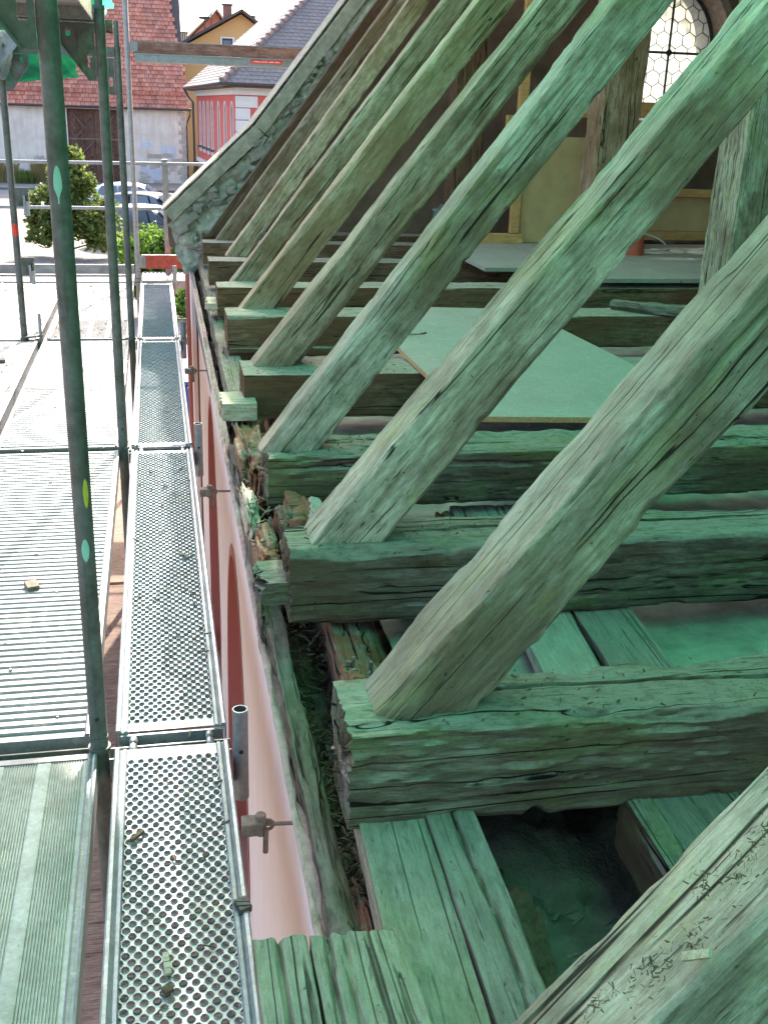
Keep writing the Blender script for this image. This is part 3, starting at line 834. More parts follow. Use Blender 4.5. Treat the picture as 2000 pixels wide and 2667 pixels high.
# splayed reveal ring
q = MB(); n = 40
a = [(WC[0] + (WR[0] + .12) * math.cos(2 * PI * k / n), 8.995, WC[1] + (WR[1] + .12) * math.sin(2 * PI * k / n)) for k in range(n)]
b = [(WC[0] + (WR[0] + .05) * math.cos(2 * PI * k / n), 8.98, WC[1] + (WR[1] + .05) * math.sin(2 * PI * k / n)) for k in range(n)]
c = [(WC[0] + (WR[0] + .0) * math.cos(2 * PI * k / n), 9.30, WC[1] + (WR[1] + .0) * math.sin(2 * PI * k / n)) for k in range(n)]
for A_, B_ in ((a, b), (b, c)):
    q.add(A_ + B_, [(k, (k + 1) % n, n + (k + 1) % n, n + k) for k in range(n)])
q.build('window_reveal', M['mortar'], gable, smooth='auto')
# coping along the sloping top (verge)
vp = [(.075, .885), (.80, 1.555), (1.52, 2.47), (4.3, 5.92)]
q = MB()
for k in range(3):
    (xa, za), (xb, zb) = vp[k], vp[k + 1]
    ns = max(6, int(math.hypot(xb - xa, zb - za) / .02))
    rows = []
    for (dy, dn) in ((.03, -.095), (-.004, -.09), (-.008, -.045), (-.010, 0.0), (.0, .012), (.72, .015), (.72, -.10)):
        row = []
        for j in range(ns + 1):
            t = j / ns; x = xa + (xb - xa) * t; z = za + (zb - za) * t
            L = math.hypot(xb - xa, zb - za); nx, nzv = -(zb - za) / L, (xb - xa) / L
            w = (.005 if dn < -.01 else .003) * float(fbm(x * 14, dn * 40, dy * 3, 61, 4))
            row.append((x + nx * (dn + w), 8.88 + dy + w * .6, z + nzv * (dn + w)))
        rows.append(row)
    q.grid(rows)
q.build('verge_coping', M['coping'], gable, smooth='auto')
q = MB(); 
for k in range(3):
    (xa, za), (xb, zb) = vp[k], vp[k + 1]
    L = math.hypot(xb - xa, zb - za); nx, nzv = -(zb - za) / L, (xb - xa) / L
    q.bar((xa + nx * .032, 9.0, za + nzv * .032), (xb + nx * .032, 9.0, zb + nzv * .032), .26, .006, up=(nx, 0, nzv))
q.build('verge_sheet', M['coping'], gable)
# rubble masonry stones of the broken wall head, each its own piece
q = MB(); rows = []
for i_ in range(130):
    s_ = i_ / 129.0; x = .10 + s_ * 1.75
    ztop = (.80 + (x - .09) * .88 if x < .8 else 1.44 + (x - .8) * 1.27) - .02
    zbot = max(.40, .62 + (x - .36) * 1.28)
    row = []
    for j_ in range(44):
        v_ = j_ / 43.0; z = ztop + (zbot - ztop) * v_
        f = float(fbm(x * 9, z * 9, 0, 71, 5)); g_ = abs(float(vnoise(x * 16, z * 16, 3, 72)))
        row.append((x + .02 * float(fbm(x * 11, z * 11, 5, 73, 3)) + (.10 * v_ if x < .3 else 0), 8.94 - .035 * f - .03 * g_, z))
    rows.append(row)
q.grid(rows); q.build('broken_mortar', M['rubble'], gable, smooth=True)
stone_bm = []
for k in range(4):
    bm = bmesh.new(); bmesh.ops.create_icosphere(bm, subdivisions=2, radius=1)
    P = np.array([v.co for v in bm.verts]); P = np.sign(P) * np.abs(P) ** .38
    P = P * (1 + .22 * fbm(P[:, 0] * 1.5, P[:, 1] * 1.5, P[:, 2] * 1.5, 70 + k, 3))[:, None] * .62
    me = bpy.data.meshes.new('stone'); me.from_pydata(P.tolist(), [], [tuple(v.index for v in f.verts) for f in bm.faces]); me.materials.append(M['rubble'])
    bm.free(); stone_bm.append(me)
rs = random.Random(11)
for k in range(60):
    t = rs.random() ** 1.15
    if True:
        x = .20 + t * 1.5; top = .80 + (x - .09) * .88 if x < .8 else 1.44 + (x - .8) * 1.27
        z = top - rs.uniform(.01, .20)
    o = bpy.data.objects.new('stone', stone_bm[k % 4]); COL.objects.link(o)
    s = rs.uniform(.030, .075)
    o.parent = gable; o.location = (x - 4.3, 8.935 + rs.uniform(-.03, .02) - 9.0, z - GZ)
    o.scale = (s * rs.uniform(.9, 1.7), s, s * rs.uniform(.6, 1)); o.rotation_euler = (rs.uniform(-.4, .4), rs.uniform(-.9, .2), rs.uniform(-.5, .5))
bm = bmesh.new(); bmesh.ops.create_icosphere(bm, subdivisions=5, radius=1.0)
P = np.array([v.co for v in bm.verts]); P = np.sign(P) * np.abs(P) ** .6
zz = P[:, 2]
P = P * (1 + .10 * fbm(P[:, 0] * 2, P[:, 1] * 2, P[:, 2] * 2, 91, 4) + .05 * fbm(P[:, 0] * 7, P[:, 1] * 7, P[:, 2] * 7, 92, 3))[:, None] * .62
wx = .55 + .45 * np.clip((zz + 1) / 2, 0, 1)
q = MB(); q.v = [(.265 + .035 * (1 - w_) + p[0] * .185 * w_ - .02, 9.10 + p[1] * .24, .665 + p[2] * .27) for p, w_ in zip(P, wx)]
q.f = [tuple(v.index for v in f.verts) for f in bm.faces]; q.mi = [0] * len(q.f); bm.free()
q.build('mortar_corbel', M['rubble'], gable, smooth=True)
# window: hex panes, lead, iron bars, frame
win = thing('oval_window', 'oval leaded window of clear hexagonal panes in the gable wall', 'window', (WC[0], 9.20, WC[1] - WR[1]))
q = MB(); n = 44
for k in range(n):
    a0, a1 = 2 * PI * k / n, 2 * PI * (k + 1) / n
    q.tube((WC[0] + WR[0] * math.cos(a0), 9.2, WC[1] + WR[1] * math.sin(a0)), (WC[0] + WR[0] * math.cos(a1), 9.2, WC[1] + WR[1] * math.sin(a1)), .016, 6)
q.build('frame', M['lead'], win)
q = MB(); q.tube((WC[0], 9.19, WC[1] - WR[1]), (WC[0], 9.19, WC[1] + WR[1]), .011, 8); q.tube((WC[0] - WR[0], 9.19, WC[1]), (WC[0] + WR[0], 9.19, WC[1]), .011, 8)
q.box((WC[0], 9.185, WC[1]), (.05, .014, .05), Matrix.Rotation(PI / 4, 3, 'Y')); q.build('iron_cross', M['lead'], win)
HS = .068
hexes = []
cames = MB(); seen = set()
for r in range(-9, 10):
    for c_ in range(-7, 8):
        hx = WC[0] + HS * math.sqrt(3) * (c_ + .5 * (r & 1)); hz = WC[1] + HS * 1.5 * r
        P = [(hx + HS * math.cos(PI / 6 + PI / 3 * k), hz + HS * math.sin(PI / 6 + PI / 3 * k)) for k in range(6)]
        ins = lambda p, f=1.0: ((p[0] - WC[0]) / (WR[0] * f)) ** 2 + ((p[1] - WC[1]) / (WR[1] * f)) ** 2 < 1
        if not any(ins(p) for p in P) and not ins((hx, hz)): continue
        def clip(p):
            d = math.sqrt(((p[0] - WC[0]) / WR[0]) ** 2 + ((p[1] - WC[1]) / WR[1]) ** 2)
            return p if d <= .995 else (WC[0] + (p[0] - WC[0]) / d * .995, WC[1] + (p[1] - WC[1]) / d * .995)
        P = [clip(p) for p in P]
        area = abs(sum(P[k][0] * P[(k + 1) % 6][1] - P[(k + 1) % 6][0] * P[k][1] for k in range(6))) / 2
        if area < .0008: continue
        hexes.append(P)
        for k in range(6):
            p, p2 = P[k], P[(k + 1) % 6]
            key = tuple(sorted([(round(p[0], 3), round(p[1], 3)), (round(p2[0], 3), round(p2[1], 3))]))
            if key in seen or math.dist(p, p2) < .004: continue
            seen.add(key); cames.tube((p[0], 9.2, p[1]), (p2[0], 9.2, p2[1]), .0038, 6)
cames.build('lead_cames', M['lead'], win)
rs = random.Random(3)
for P in hexes:
    q = MB(); ta, tb = rs.uniform(-.02, .02), rs.uniform(-.02, .02)
    cx_ = sum(p[0] for p in P) / 6; cz_ = sum(p[1] for p in P) / 6
    q.extrude([(p[0], 9.2 + (p[0] - cx_) * ta + (p[1] - cz_) * tb, p[1]) for p in P], (0, .003, 0))
    q.build('pane', M['glass'], win)

# ---- things standing at the back of the attic
def post(name, x0, x1, y0, y1, z0, z1, mt, seed, lab, **kw):
    o = timber(name, ((x0 + x1) / 2, (y0 + y1) / 2, z0), ((x0 + x1) / 2, (y0 + y1) / 2, z1), x1 - x0, y1 - y0, M[mt], seed, up=(0, 1, 0), **kw)
    return tag(o, lab, 'post')
post('roof_post', 2.83, 3.10, 5.02, 5.30, ZB - .01, 4.2, 'rafter', 131, 'massive grey old post near the right edge', da=.02, ds=.009, f1=1.6, wane=.012, ncrack=12, cdepth=.02)
post('roof_post', 2.98, 3.27, 7.25, 7.52, ZB + .055, 4.4, 'rafter_far', 132, 'dark old post in front of the plywood sheet', da=.03, ds=.012, f1=2.2, wane=.012, ncrack=8)
post('roof_post', 2.15, 2.38, 8.0, 8.2, ZB, 3.5, 'beam_far', 133, 'dark split post in front of the gable wall', da=.03, ds=.012, wane=.012)
q = MB(); q.bx(2.70, 3.16, 7.93, 7.948, ZB + .056, 1.56); o = q.build('plywood_sheet', M['plywood']); tag(o, 'upright tan plywood sheet leaning behind the dark post', 'board')
q = MB(); q.bx(3.42, 4.62, 8.28, 8.30, ZB + .12, 1.12); o = q.build('plywood_sheet', M['plywood']); tag(o, 'shaded brown plywood sheet below the oval window', 'board')
def lum(x0, x1, y0, y1, z0, z1, lab):
    q = MB(); q.bx(x0, x1, y0, y1, z0, z1); o = q.build('lumber_stud', M['lumber'], bevel=.003); return tag(o, lab, 'lumber', 'new softwood framing at the gable')
lum(2.60, 2.665, 7.85, 7.91, ZB + .13, 2.9, 'new orange upright stud left of the plywood sheet')
lum(2.15, 2.70, 7.845, 7.915, ZB + .056, ZB + .125, 'new orange sill plate under the left stud')
lum(2.50, 2.74, 7.80, 7.845, 1.60, 1.70, 'short orange cleat screwed to the left stud')
lum(3.50, 3.57, 8.50, 8.56, ZB + .06, 2.95, 'new orange stud left of the oval window')
lum(3.30, 4.60, 8.44, 8.495, 1.70, 1.83, 'orange rail running under the oval window')
lum(3.45, 4.70, 8.20, 8.26, 1.13, 1.19, 'thin orange rail behind the big post')
lum(3.42, 4.60, 8.18, 8.27, ZB + .056, ZB + .12, 'pale lumber sill along the back of the platform')
pipe = thing('drain_pipe', 'upright orange red plastic drain pipe on the platform', 'pipe', (3.33, 7.25, ZB + .056))
q = MB(); q.tube((3.33, 7.25, ZB + .056), (3.33, 7.25, 1.70), .063, 20, inner=.006); q.build('tube', M['pvc'], pipe, smooth='auto')
q = MB(); q.tube((3.33, 7.25, 1.695), (3.33, 7.25, 1.71), .067, 20, inner=.012); q.build('rim', M['pvc_white'], pipe)
q = MB(); q.tube((3.33, 7.25, ZB + .056), (3.33, 7.25, ZB + .13), .071, 20, inner=.01); q.build('socket', M['pvc'], pipe)
q = MB(); q.tube((3.33, 7.25, 1.50), (3.33, 7.25, 1.53), .066, 20); q.box((3.265, 7.2, 1.515), (.03, .03, .025)); q.build('clamp', M['blackp'], pipe)
q = MB(); q.bx(3.9, 4.75, 8.86, 8.99, 1.66, 1.70); o = q.build('window_sill', M['white']); tag(o, 'narrow white sill board below the oval window', 'sill')
# loop of pale cord on the platform
q = MB(); q.path([(3.52 + .22 * math.cos(a) , 7.55 + .10 * math.sin(a), ZB + .062 + (.10 * max(0, math.sin(a)))) for a in np.linspace(.3, 5.9, 26)], .006, 6)
o = q.build('cord_loop', M['pvc_white'], smooth=True); tag(o, 'thin pale cord loop lying on the platform', 'cord')
q = MB(); rows = [[(2.50 + .02 * s, 5.0 + .01 * math.sin(t * 9), 1.66 - .1 * t + .01 * s) for s in np.linspace(0, 1.8, 6)] for t in np.linspace(0, 1, 8)]
rag_pts = [[(2.49 + .028 * s * (1 + .4 * t), 7.7 + .012 * math.sin(t * 9 + s * 3), 1.565 - .085 * t) for s in np.linspace(0, 1.5, 6)] for t in np.linspace(0, 1, 8)]
q = MB(); q.grid(rag_pts); o = q.build('paper_scrap', M['white'], smooth=True); tag(o, 'small white scrap caught beside the orange cleat', 'scrap')
# bag of insulation behind the stud
lump('insulation_bag', (2.35, 8.35, ZB + .16), (.42, .35, .30), M['film'], 15, 'pale plastic bag behind the new sill plate', 'bag', spikes=.25)

# ---- the other roof slope, unseen, added to keep sky light out of the attic
roof = thing('shade_roof_slope', 'unseen far roof slope added as a plain slab to keep the attic dark', 'roof', (6.3, 4, .74))
q = MB(); q.bar((4.3, 4.0, 5.80), (8.6, 4.0, .62), 13.0, .06, up=(.77, 0, .64)); q.build('shade_roof_slab', M['beam_far'], roof)

# unseen roof slope added behind the viewer, darkens faces turned to the camera
roof2 = thing('shade_roof_slope', 'unseen roof slope added behind the viewer to shade the near timbers', 'roof', (2.3, -5, .74))
q = MB(); q.bar((.05, -5.6, .45), (4.35, -5.6, 5.85), 10.6, .10, up=(-.78, 0, .62)); q.build('shade_roof_slab', M['beam_far'], roof2)
q = MB(); q.bx(.30, .70, -11, -2, GZ, .42); q.build('wall_below', M['pink'], roof2)

# crumbs and bark fibres on the beam tops and on the nearest rafter
rs = random.Random(77); q = MB()
for (x0, ya, yb, hh, mt, rr, lab) in TB[:4]:
    for k in range(190):
        x = x0 + .05 + abs(rs.gauss(.20, .22)); y = rs.uniform(ya + .015, yb - .015); s = .0006 + .0028 * rs.random() ** 3; a_ = rs.uniform(0, PI)
        q.bar((x, y, ZB + .002), (x + math.cos(a_) * s * rs.uniform(1, 5), y + math.sin(a_) * s * rs.uniform(1, 3), ZB + .004 + s * .5), s, s * .8)
o = q.build('beam_crumbs', M['litter'], kind='stuff'); tag(o, 'bark crumbs and fibres scattered on the near beam tops', 'crumbs')
A0 = math.radians(51.2); n0 = Vector((-math.sin(A0), 0, math.cos(A0))); u0 = Vector((math.cos(A0), 0, math.sin(A0)))
q = MB()
for (cx_, cy_, r_) in ((.452, .775, .022), (.470, .765, .016), (.545, .775, .020), (.525, .80, .014), (.575, .79, .018), (.50, .76, .014), (.42, .79, .012)):
    for k in range(45):
        x = cx_ + rs.gauss(0, r_ * .55); y = cy_ + rs.gauss(0, r_ * .6); z = .74 + (x - .342) * math.tan(A0)
        b_ = Vector((x, y, z)) + n0 * rs.uniform(-.001, .004); s = .0004 + .0010 * rs.random() ** 2
        e_ = b_ + u0 * rs.uniform(-.006, .006) + Vector((0, rs.uniform(-.005, .005), 0)) + n0 * rs.uniform(-.002, .006)
        q.bar(b_, e_, s, s)
o = q.build('moss_clumps', M['litter'], kind='stuff'); tag(o, 'small clumps of moss and dirt on the nearest rafter', 'moss')
p_ = Vector((.495, .742, .74 + (.495 - .342) * math.tan(A0))) + n0 * .006
q = MB(); q.bar(p_ - u0 * .013 + Vector((0, .010, 0)), p_ + u0 * .013 - Vector((0, .010, 0)), .009, .004, up=tuple(n0)); o = q.build('wood_chip', M['sapwood']); tag(o, 'pale yellow wood chip lying on the nearest rafter', 'chip')
# =================================================================== SCAFFOLD
BAY = [-.115, 2.685, 5.485, 8.285, 11.10]
XI, XO = -.213, -1.0
# ---- perforated steel deck (narrow)
def perforated(L):
    q = MB(); cw, ch = .0262, .0192
    nx_ = 10; ny_ = int((L - .10) / ch)
    y0 = (L - ny_ * ch) / 2
    W = .315
    ang = [math.pi / 8 + k * PI / 4 for k in range(8)]
    for j in range(ny_):
        off = (.25 if j % 2 else -.25) * cw
        xa = W / 2 - nx_ * cw / 2 + off
        # plain strips at both sides of the row
        ya = y0 + j * ch; yb = ya + ch
        q.add([(.012, ya, 0), (xa, ya, 0), (xa, yb, 0), (.012, yb, 0)], [(0, 1, 2, 3)])
        xb = xa + nx_ * cw
        q.add([(xb, ya, 0), (W - .012, ya, 0), (W - .012, yb, 0), (xb, yb, 0)], [(0, 1, 2, 3)])
        for i in range(nx_):
            cx_ = xa + (i + .5) * cw; cy_ = ya + ch / 2
            up = 1 if (i + j // 2) % 3 else -1
            ro, ri, hz = .0098, .0077, .0032 * up
            if not up: hz = 0
            B = []
            for k in range(8):
                a = ang[k]; c, s = math.cos(a), math.sin(a)
                t = min(cw / 2 / max(abs(c), 1e-6), ch / 2 / max(abs(s), 1e-6))
                B.append((cx_ + c * t, cy_ + s * t, 0))
            cor = [(cx_ + sx * cw / 2, cy_ + sy * ch / 2, 0) for sx, sy in ((1, 1), (-1, 1), (-1, -1), (1, -1))]
            O = [(cx_ + ro * math.cos(a), cy_ + min(ro, ch / 2 - .0003) / ro * ro * math.sin(a), 0) for a in ang]
            T = [(cx_ + ri * math.cos(a), cy_ + ri * math.sin(a), hz) for a in ang]
            D = [(cx_ + ri * math.cos(a), cy_ + ri * math.sin(a), hz - .007 * up) for a in ang]
            vs = B + O + T + D + cor
            fs = []
            for k in range(8):
                k2 = (k + 1) % 8
                if k % 2 == 0: fs.append((k, 32 + k // 2, k2, 8 + k2, 8 + k))
                else: fs.append((k, k2, 8 + k2, 8 + k))
                fs.append((8 + k, 8 + k2, 16 + k2, 16 + k)); fs.append((16 + k, 16 + k2, 24 + k2, 24 + k))
            q.add(vs, fs)
    for ya, yb in ((.012, y0), (y0 + ny_ * ch, L - .012)):
        q.add([(.012, ya, 0), (W - .012, ya, 0), (W - .012, yb, 0), (.012, yb, 0)], [(0, 1, 2, 3)])
    return q
def make_perf(L, lab):
    t = thing('perforated_deck', lab, 'scaffold deck', (0, 0, 0), 'narrow perforated decks beside the wall')
    perforated(L).build('deck_plate', M['deck_steel'], t)
    for s in (0, 1):
        x = 0 if s == 0 else .315
        sg = 1 if s == 0 else -1
        q = MB(); prof = [(0, -.075), (0, .006), (.004, .010), (.012, .010), (.016, .004), (.020, .000), (.024, .006), (.032, .007), (.036, .001), (.036, -.003), (.004, -.003), (.004, -.075)]
        q.extrude([(x + sg * a, .006, b) for a, b in prof], (0, L - .012, 0))
        q.build('side_rail', M['deck_steel'], t)
    for s in (0, 1):
        y = 0 if s == 0 else L
        q = MB(); q.bx(.01, .305, y - .004, y + .004, -.07, -.004); q.build('end_plate', M['deck_steel'], t)
        for xx in (.05, .265):
            q = MB(); sg = -1 if s == 0 else 1
            q.path([(xx, y, -.03), (xx, y + sg * .012, -.012), (xx, y + sg * .028, -.010), (xx, y + sg * .036, -.03)], .012, 8); q.build('claw', M['galv'], t, smooth=True)
    return t
perf = make_perf(2.72, '')
labs = ['nearest perforated steel deck in green shade at the bottom', 'half sunlit perforated steel deck, second from the camera', 'third perforated steel deck from the camera beside the wall', 'farthest narrow deck of the row beside the wall']
for i in range(4):
    o = perf if i == 0 else copy_tree(perf)
    o.location = (-.172, BAY[i] + .035, 0); o['label'] = labs[i]

# ---- wide decks
def side_frame(t, L, W, mt):
    for s in (0, 1):
        x = 0 if s == 0 else W; sg = 1 if s == 0 else -1
        q = MB(); prof = [(0, -.07), (0, .007), (.006, .010), (.012, .006), (.020, .009), (.026, .002), (.026, -.004), (.004, -.004), (.004, -.07)]
        q.extrude([(x + sg * a, .004, b) for a, b in prof], (0, L - .008, 0)); q.build('side_rail', mt, t)
    for s in (0, 1):
        y = .012 if s == 0 else L - .012
        q = MB(); q.bx(.004, W - .004, y - .012, y + .012, -.065, .0015); q.build('end_rail', mt, t)
def ribbed_deck(L, W):
    t = thing('ribbed_deck', '', 'scaffold deck', (0, 0, 0), 'wide ribbed aluminium decks')
    q = MB(); p = .040; n = int((L - .05) / p); rows = []
    ys_ = [(.026, -.003)]
    for k in range(n):
        y = .03 + k * p
        ys_ += [(y + .002, -.004), (y + .012, -.004), (y + .0145, .0035), (y + .036, .0035), (y + .0385, -.004)]
    ys_ += [(L - .026, -.003)]
    q.grid([[(.026, y, z) for y, z in ys_], [(W - .026, y, z) for y, z in ys_]]); q.build('ribbed_plate', M['alu'], t)
    side_frame(t, L, W, M['alu']); return t
def grooved_deck(L, W):
    t = thing('grooved_deck', '', 'scaffold deck', (0, 0, 0), 'wide grooved decks')
    q = MB(); xs_ = [(.026, 0)]; x = .034
    while x < W - .04:
        k = (x / .125) % 1.0
        if k < .74: xs_ += [(x, 0.0), (x + .0012, -.004), (x + .0034, -.004), (x + .0046, 0.0)]; x += .0068
        else: xs_ += [(x, .0012), (x + .029, .0012)]; x += .034
    xs_.append((W - .026, 0))
    q.grid([[(x, .03 + (L - .06) * t_, z) for t_ in np.linspace(0, 1, 2)] for x, z in xs_]); q.build('grooved_plate', M['deck_dusty'], t)
    side_frame(t, L, W, M['alu']); return t
def ply_deck(L, W):
    t = thing('plywood_deck', '', 'scaffold deck', (0, 0, 0), 'wide plywood decks')
    q = MB(); q.bx(.026, W - .026, .024, L - .024, -.012, -.002); q.build('plywood_panel', M['deck_ply'], t)
    for xx in (.16, .30, .44):
        q = MB(); q.bx(xx - .018, xx + .018, .03, L - .03, -.003, .003); q.build('rib_strip', M['alu'], t)
    side_frame(t, L, W, M['alu']); return t
rib = ribbed_deck(2.72, .625); gro = grooved_deck(2.72, .625); ply = ply_deck(2.72, .60)
XD = -.858
gro.location = (XD + .015, BAY[0] + .035, -.004); gro['label'] = 'dusty finely grooved deck at the bottom left'
rib.location = (XD, BAY[1] + .04, 0); rib['label'] = 'ribbed aluminium deck left of the thick dark post, sunlit'
o = copy_tree(rib); o.location = (XD, BAY[2] + .04, 0); o['label'] = 'second ribbed aluminium deck, one bay farther away'
ply.location = (XD + .02, BAY[3] + .04, 0); ply['label'] = 'dusty sunlit deck panel in the farthest bay beside the inner posts'
for i, lab in ((2, 'outer dusty deck panel at the left edge'), (3, 'outer dusty deck panel behind the left post')):
    o = copy_tree(ply); o.location = (XD - .64, BAY[i] + .04, -.002); o['label'] = lab
o = copy_tree(ply); o.location = (XD - 1.26, BAY[3] + .04, -.002); o['label'] = 'outermost dusty deck panel at the far left edge'
# end decks turning the corner round the gable (run along X)
q0 = thing('end_deck', 'pinkish sunlit plank deck crossing the far left end', 'scaffold deck', (-1.2, 11.5, 0))
for k in range(3):
    q = MB(); q.bx(-2.6, -.24, 11.15 + .21 * k, 11.15 + .21 * k + .20, -.045, .0); q.build('plank', M['deck_ply'], q0)
q = MB(); q.bx(-2.6, -.24, 11.14, 11.148, -.06, .004); q.build('end_rail', M['alu'], q0)
q0 = copy_tree(rib); q0['label'] = 'narrow end deck crossing behind the church corner below the red board'
q0.rotation_euler = (0, 0, -PI / 2); q0.location = (-.16, 11.78, 0)

# ---- posts
def tubepatch(t, x, y, a0, a1, z0, z1, r, mt, name, drip=0):
    q = MB(); nz_, na = 14, 9; rows = []
    for i in range(nz_):
        f = i / (nz_ - 1.0); z = z0 + (z1 - z0) * f
        wv = math.sin(PI * min(1, max(0, f)) ) ** .55
        if drip and f < drip: wv = max(.16, wv * (f / drip) ** 1.4)
        am = (a0 + a1) / 2; hw_ = (a1 - a0) / 2 * max(wv, .02)
        rows.append([(x + r * math.cos(am + hw_ * s), y + r * math.sin(am + hw_ * s), z) for s in np.linspace(-1, 1, na)])
    q.grid(rows); q.build(name, mt, t, smooth=True)
def make_post(x, y, z0, z1, lab, mt='galv_worn', collar=True, top=None):
    t = thing('scaffold_post', lab, 'scaffold post', (x, y, z0), 'upright scaffold posts')
    q = MB(); q.tube((x, y, z0), (x, y, z1), .02415, 24); q.build('tube', M[mt], t, smooth='auto')
    if collar:
        q = MB(); q.tube((x, y, .0), (x, y, .012), .031, 20); q.tube((x, y, .035), (x, y, .045), .0262, 20); q.build('collar', M['galv_worn'], t, smooth='auto')
        q = MB(); q.tube((x - .0, y - .0242, .11), (x, y - .0252, .11), .006, 10); q.build('pin_hole', M['blackp'], t)
    if top:
        q = MB(); q.tube((x, y, z1), (x, y, z1 + top), .019, 18); q.build('spigot', M['galv_worn'], t, smooth='auto')
        q = MB(); q.tube((x, y, z1 - .012), (x, y, z1 + .006), .027, 18); q.build('top_collar', M['galv_worn'], t, smooth='auto')
    return t
p1 = make_post(XI, 2.655, -.10, 3.4, 'thick dark scaffold post nearest the camera with paint spots')
R_ = .0246
tubepatch(p1, XI, 2.655, -2.05, -1.25, 1.475, 1.56, R_, M['paint_green'], 'paint_spot', drip=.4)
tubepatch(p1, XI, 2.655, -1.35, -.75, .727, .808, R_, M['paint_yellow'], 'paint_spot')
tubepatch(p1, XI, 2.655, -1.9, -1.1, .58, .645, R_, M['paint_green'], 'paint_spot')
p2 = make_post(XI, 5.492, -.10, 2.10, 'second inner scaffold post carrying the big bracket plate', top=.35)
p3 = make_post(XI - .0, 8.30, -.10, 2.05, 'third inner scaffold post with free spigot on top', top=.17)
p4 = make_post(XI + .02, 11.12, -3.2, 3.5, 'brightest galvanised far post behind the dark ones', 'galv')
p5 = make_post(XO, 8.33, -.10, 2.05, 'outer scaffold post near the left edge with red band')
tubepatch(p5, XO, 8.33, -2.6, -.5, .753, .851, R_, M['sticker'], 'red_band')
p7 = make_post(XO, 5.492, -.10, 2.10, 'outer scaffold post beyond the left edge')
p8 = make_post(XO, 2.655, -.10, 3.4, 'near outer scaffold post beyond the left edge')
# lower standards carrying the decks
for i, (x, y) in enumerate([(XI, 2.655), (XI, 5.492), (XI, 8.30), (XO, 2.655), (XO, 5.492), (XO, 8.33)]):
    t = thing('lower_standard', 'lower scaffold standard under the deck joint, ' + ['inner near', 'inner middle', 'inner far', 'outer near', 'outer middle', 'outer far'][i], 'scaffold post', (x, y, GZ), 'lower standards')
    q = MB(); q.tube((x, y, GZ), (x, y, -.10), .02415, 16); q.build('tube', M['galv_worn'], t, smooth='auto')
# ---- transoms under the decks and their upper twins with gusset plates
def transom(y, z, lab, x0=XO, x1=XI, plates=True):
    t = thing('scaffold_transom', lab, 'scaffold transom', ((x0 + x1) / 2, y, z), 'scaffold transoms')
    q = MB()
    for (dy, w, h, dz) in ((0, .052, .006, -.05), (-.024, .005, .06, -.02), (.024, .005, .06, -.02)):
        q.bx(x0 + .026, x1 - .026, y + dy - w / 2, y + dy + w / 2, z + dz - h / 2, z + dz + h / 2)
    q.build('channel', M['galv_worn'], t)
    if plates:
        for s in (0, 1):
            X0 = x1 - .024 if s == 0 else x0 + .024; sg = -1 if s == 0 else 1
            outl = [(0, -.055), (.165, -.055), (.165, -.12), (.03, -.30), (0, -.30)]
            outl = [(.002, -.06), (.16, -.06), (.16, -.135), (.035, -.30), (.002, -.30)]
            hs = [slot(.118, -.095, .020, .040)]
            hs.append(slot(.028, -.215, .022, .062))
            mbp = plate(outl, hs, (X0, y + .003, z), (sg, 0, 0), (0, 0, 1), (0, -1, 0), .006)
            mbp.build('gusset_plate', M['galv_worn'], t)
            q = MB(); q.bar((X0 + sg * .16, y, z - .06), (X0 + sg * .16, y, z - .135), .022, .006, up=(1, 0, 0)); q.bar((X0 + sg * .16, y, z - .135), (X0 + sg * .035, y, z - .30), .022, .006, up=(1, 0, 1)); q.build('gusset_flange', M['galv_worn'], t)
    return t
transom(2.655, 2.10, 'upper transom with gusset at the nearest post')
transom(5.492, 2.085, 'upper transom with slotted gusset at the second post')
transom(8.30, 2.04, 'upper transom with gusset at the third post')
for y, lab in ((2.655, 'near'), (5.492, 'middle'), (8.30, 'far')):
    transom(y, -.02, 'deck level transom at the ' + lab + ' joint', plates=False)
    t = thing('wall_bracket', 'bracket arm carrying the narrow deck at the ' + lab + ' joint', 'scaffold bracket', (0, y, -.1), 'wall side brackets')
    q = MB(); q.bx(XI + .026, .15, y - .026, y + .026, -.075, -.066); q.bx(XI + .026, .15, y - .029, y - .024, -.075, -.018); q.bx(XI + .026, .15, y + .024, y + .029, -.075, -.018); q.build('channel', M['galv'], t)
    q = MB(); q.tube((.172, y - .10, -.13), (.172, y - .10, .155), .0215, 20, inner=.004); q.build('spigot_tube', M['galv'], t, smooth='auto')
    q = MB(); q.tube((.172, y - .122, .03), (.172, y - .1217, .03), .007, 10); q.build('pin_hole', M['blackp'], t)
    q = MB(); q.bar((XI + .03, y, -.09), (.14, y, -.09), .02, .02); q.bar((XI, y, -.55), (.13, y, -.1), .03, .02); q.build('brace', M['galv'], t)
# stub of the last bracket
t = thing('wall_bracket', 'short spigot tube by the red toe board at the far corner', 'scaffold bracket', (.15, 11.0, -.1), 'wall side brackets')
q = MB(); q.tube((.165, 11.02, -.1), (.165, 11.02, .18), .0215, 16, inner=.004); q.build('spigot_tube', M['galv'], t, smooth='auto')
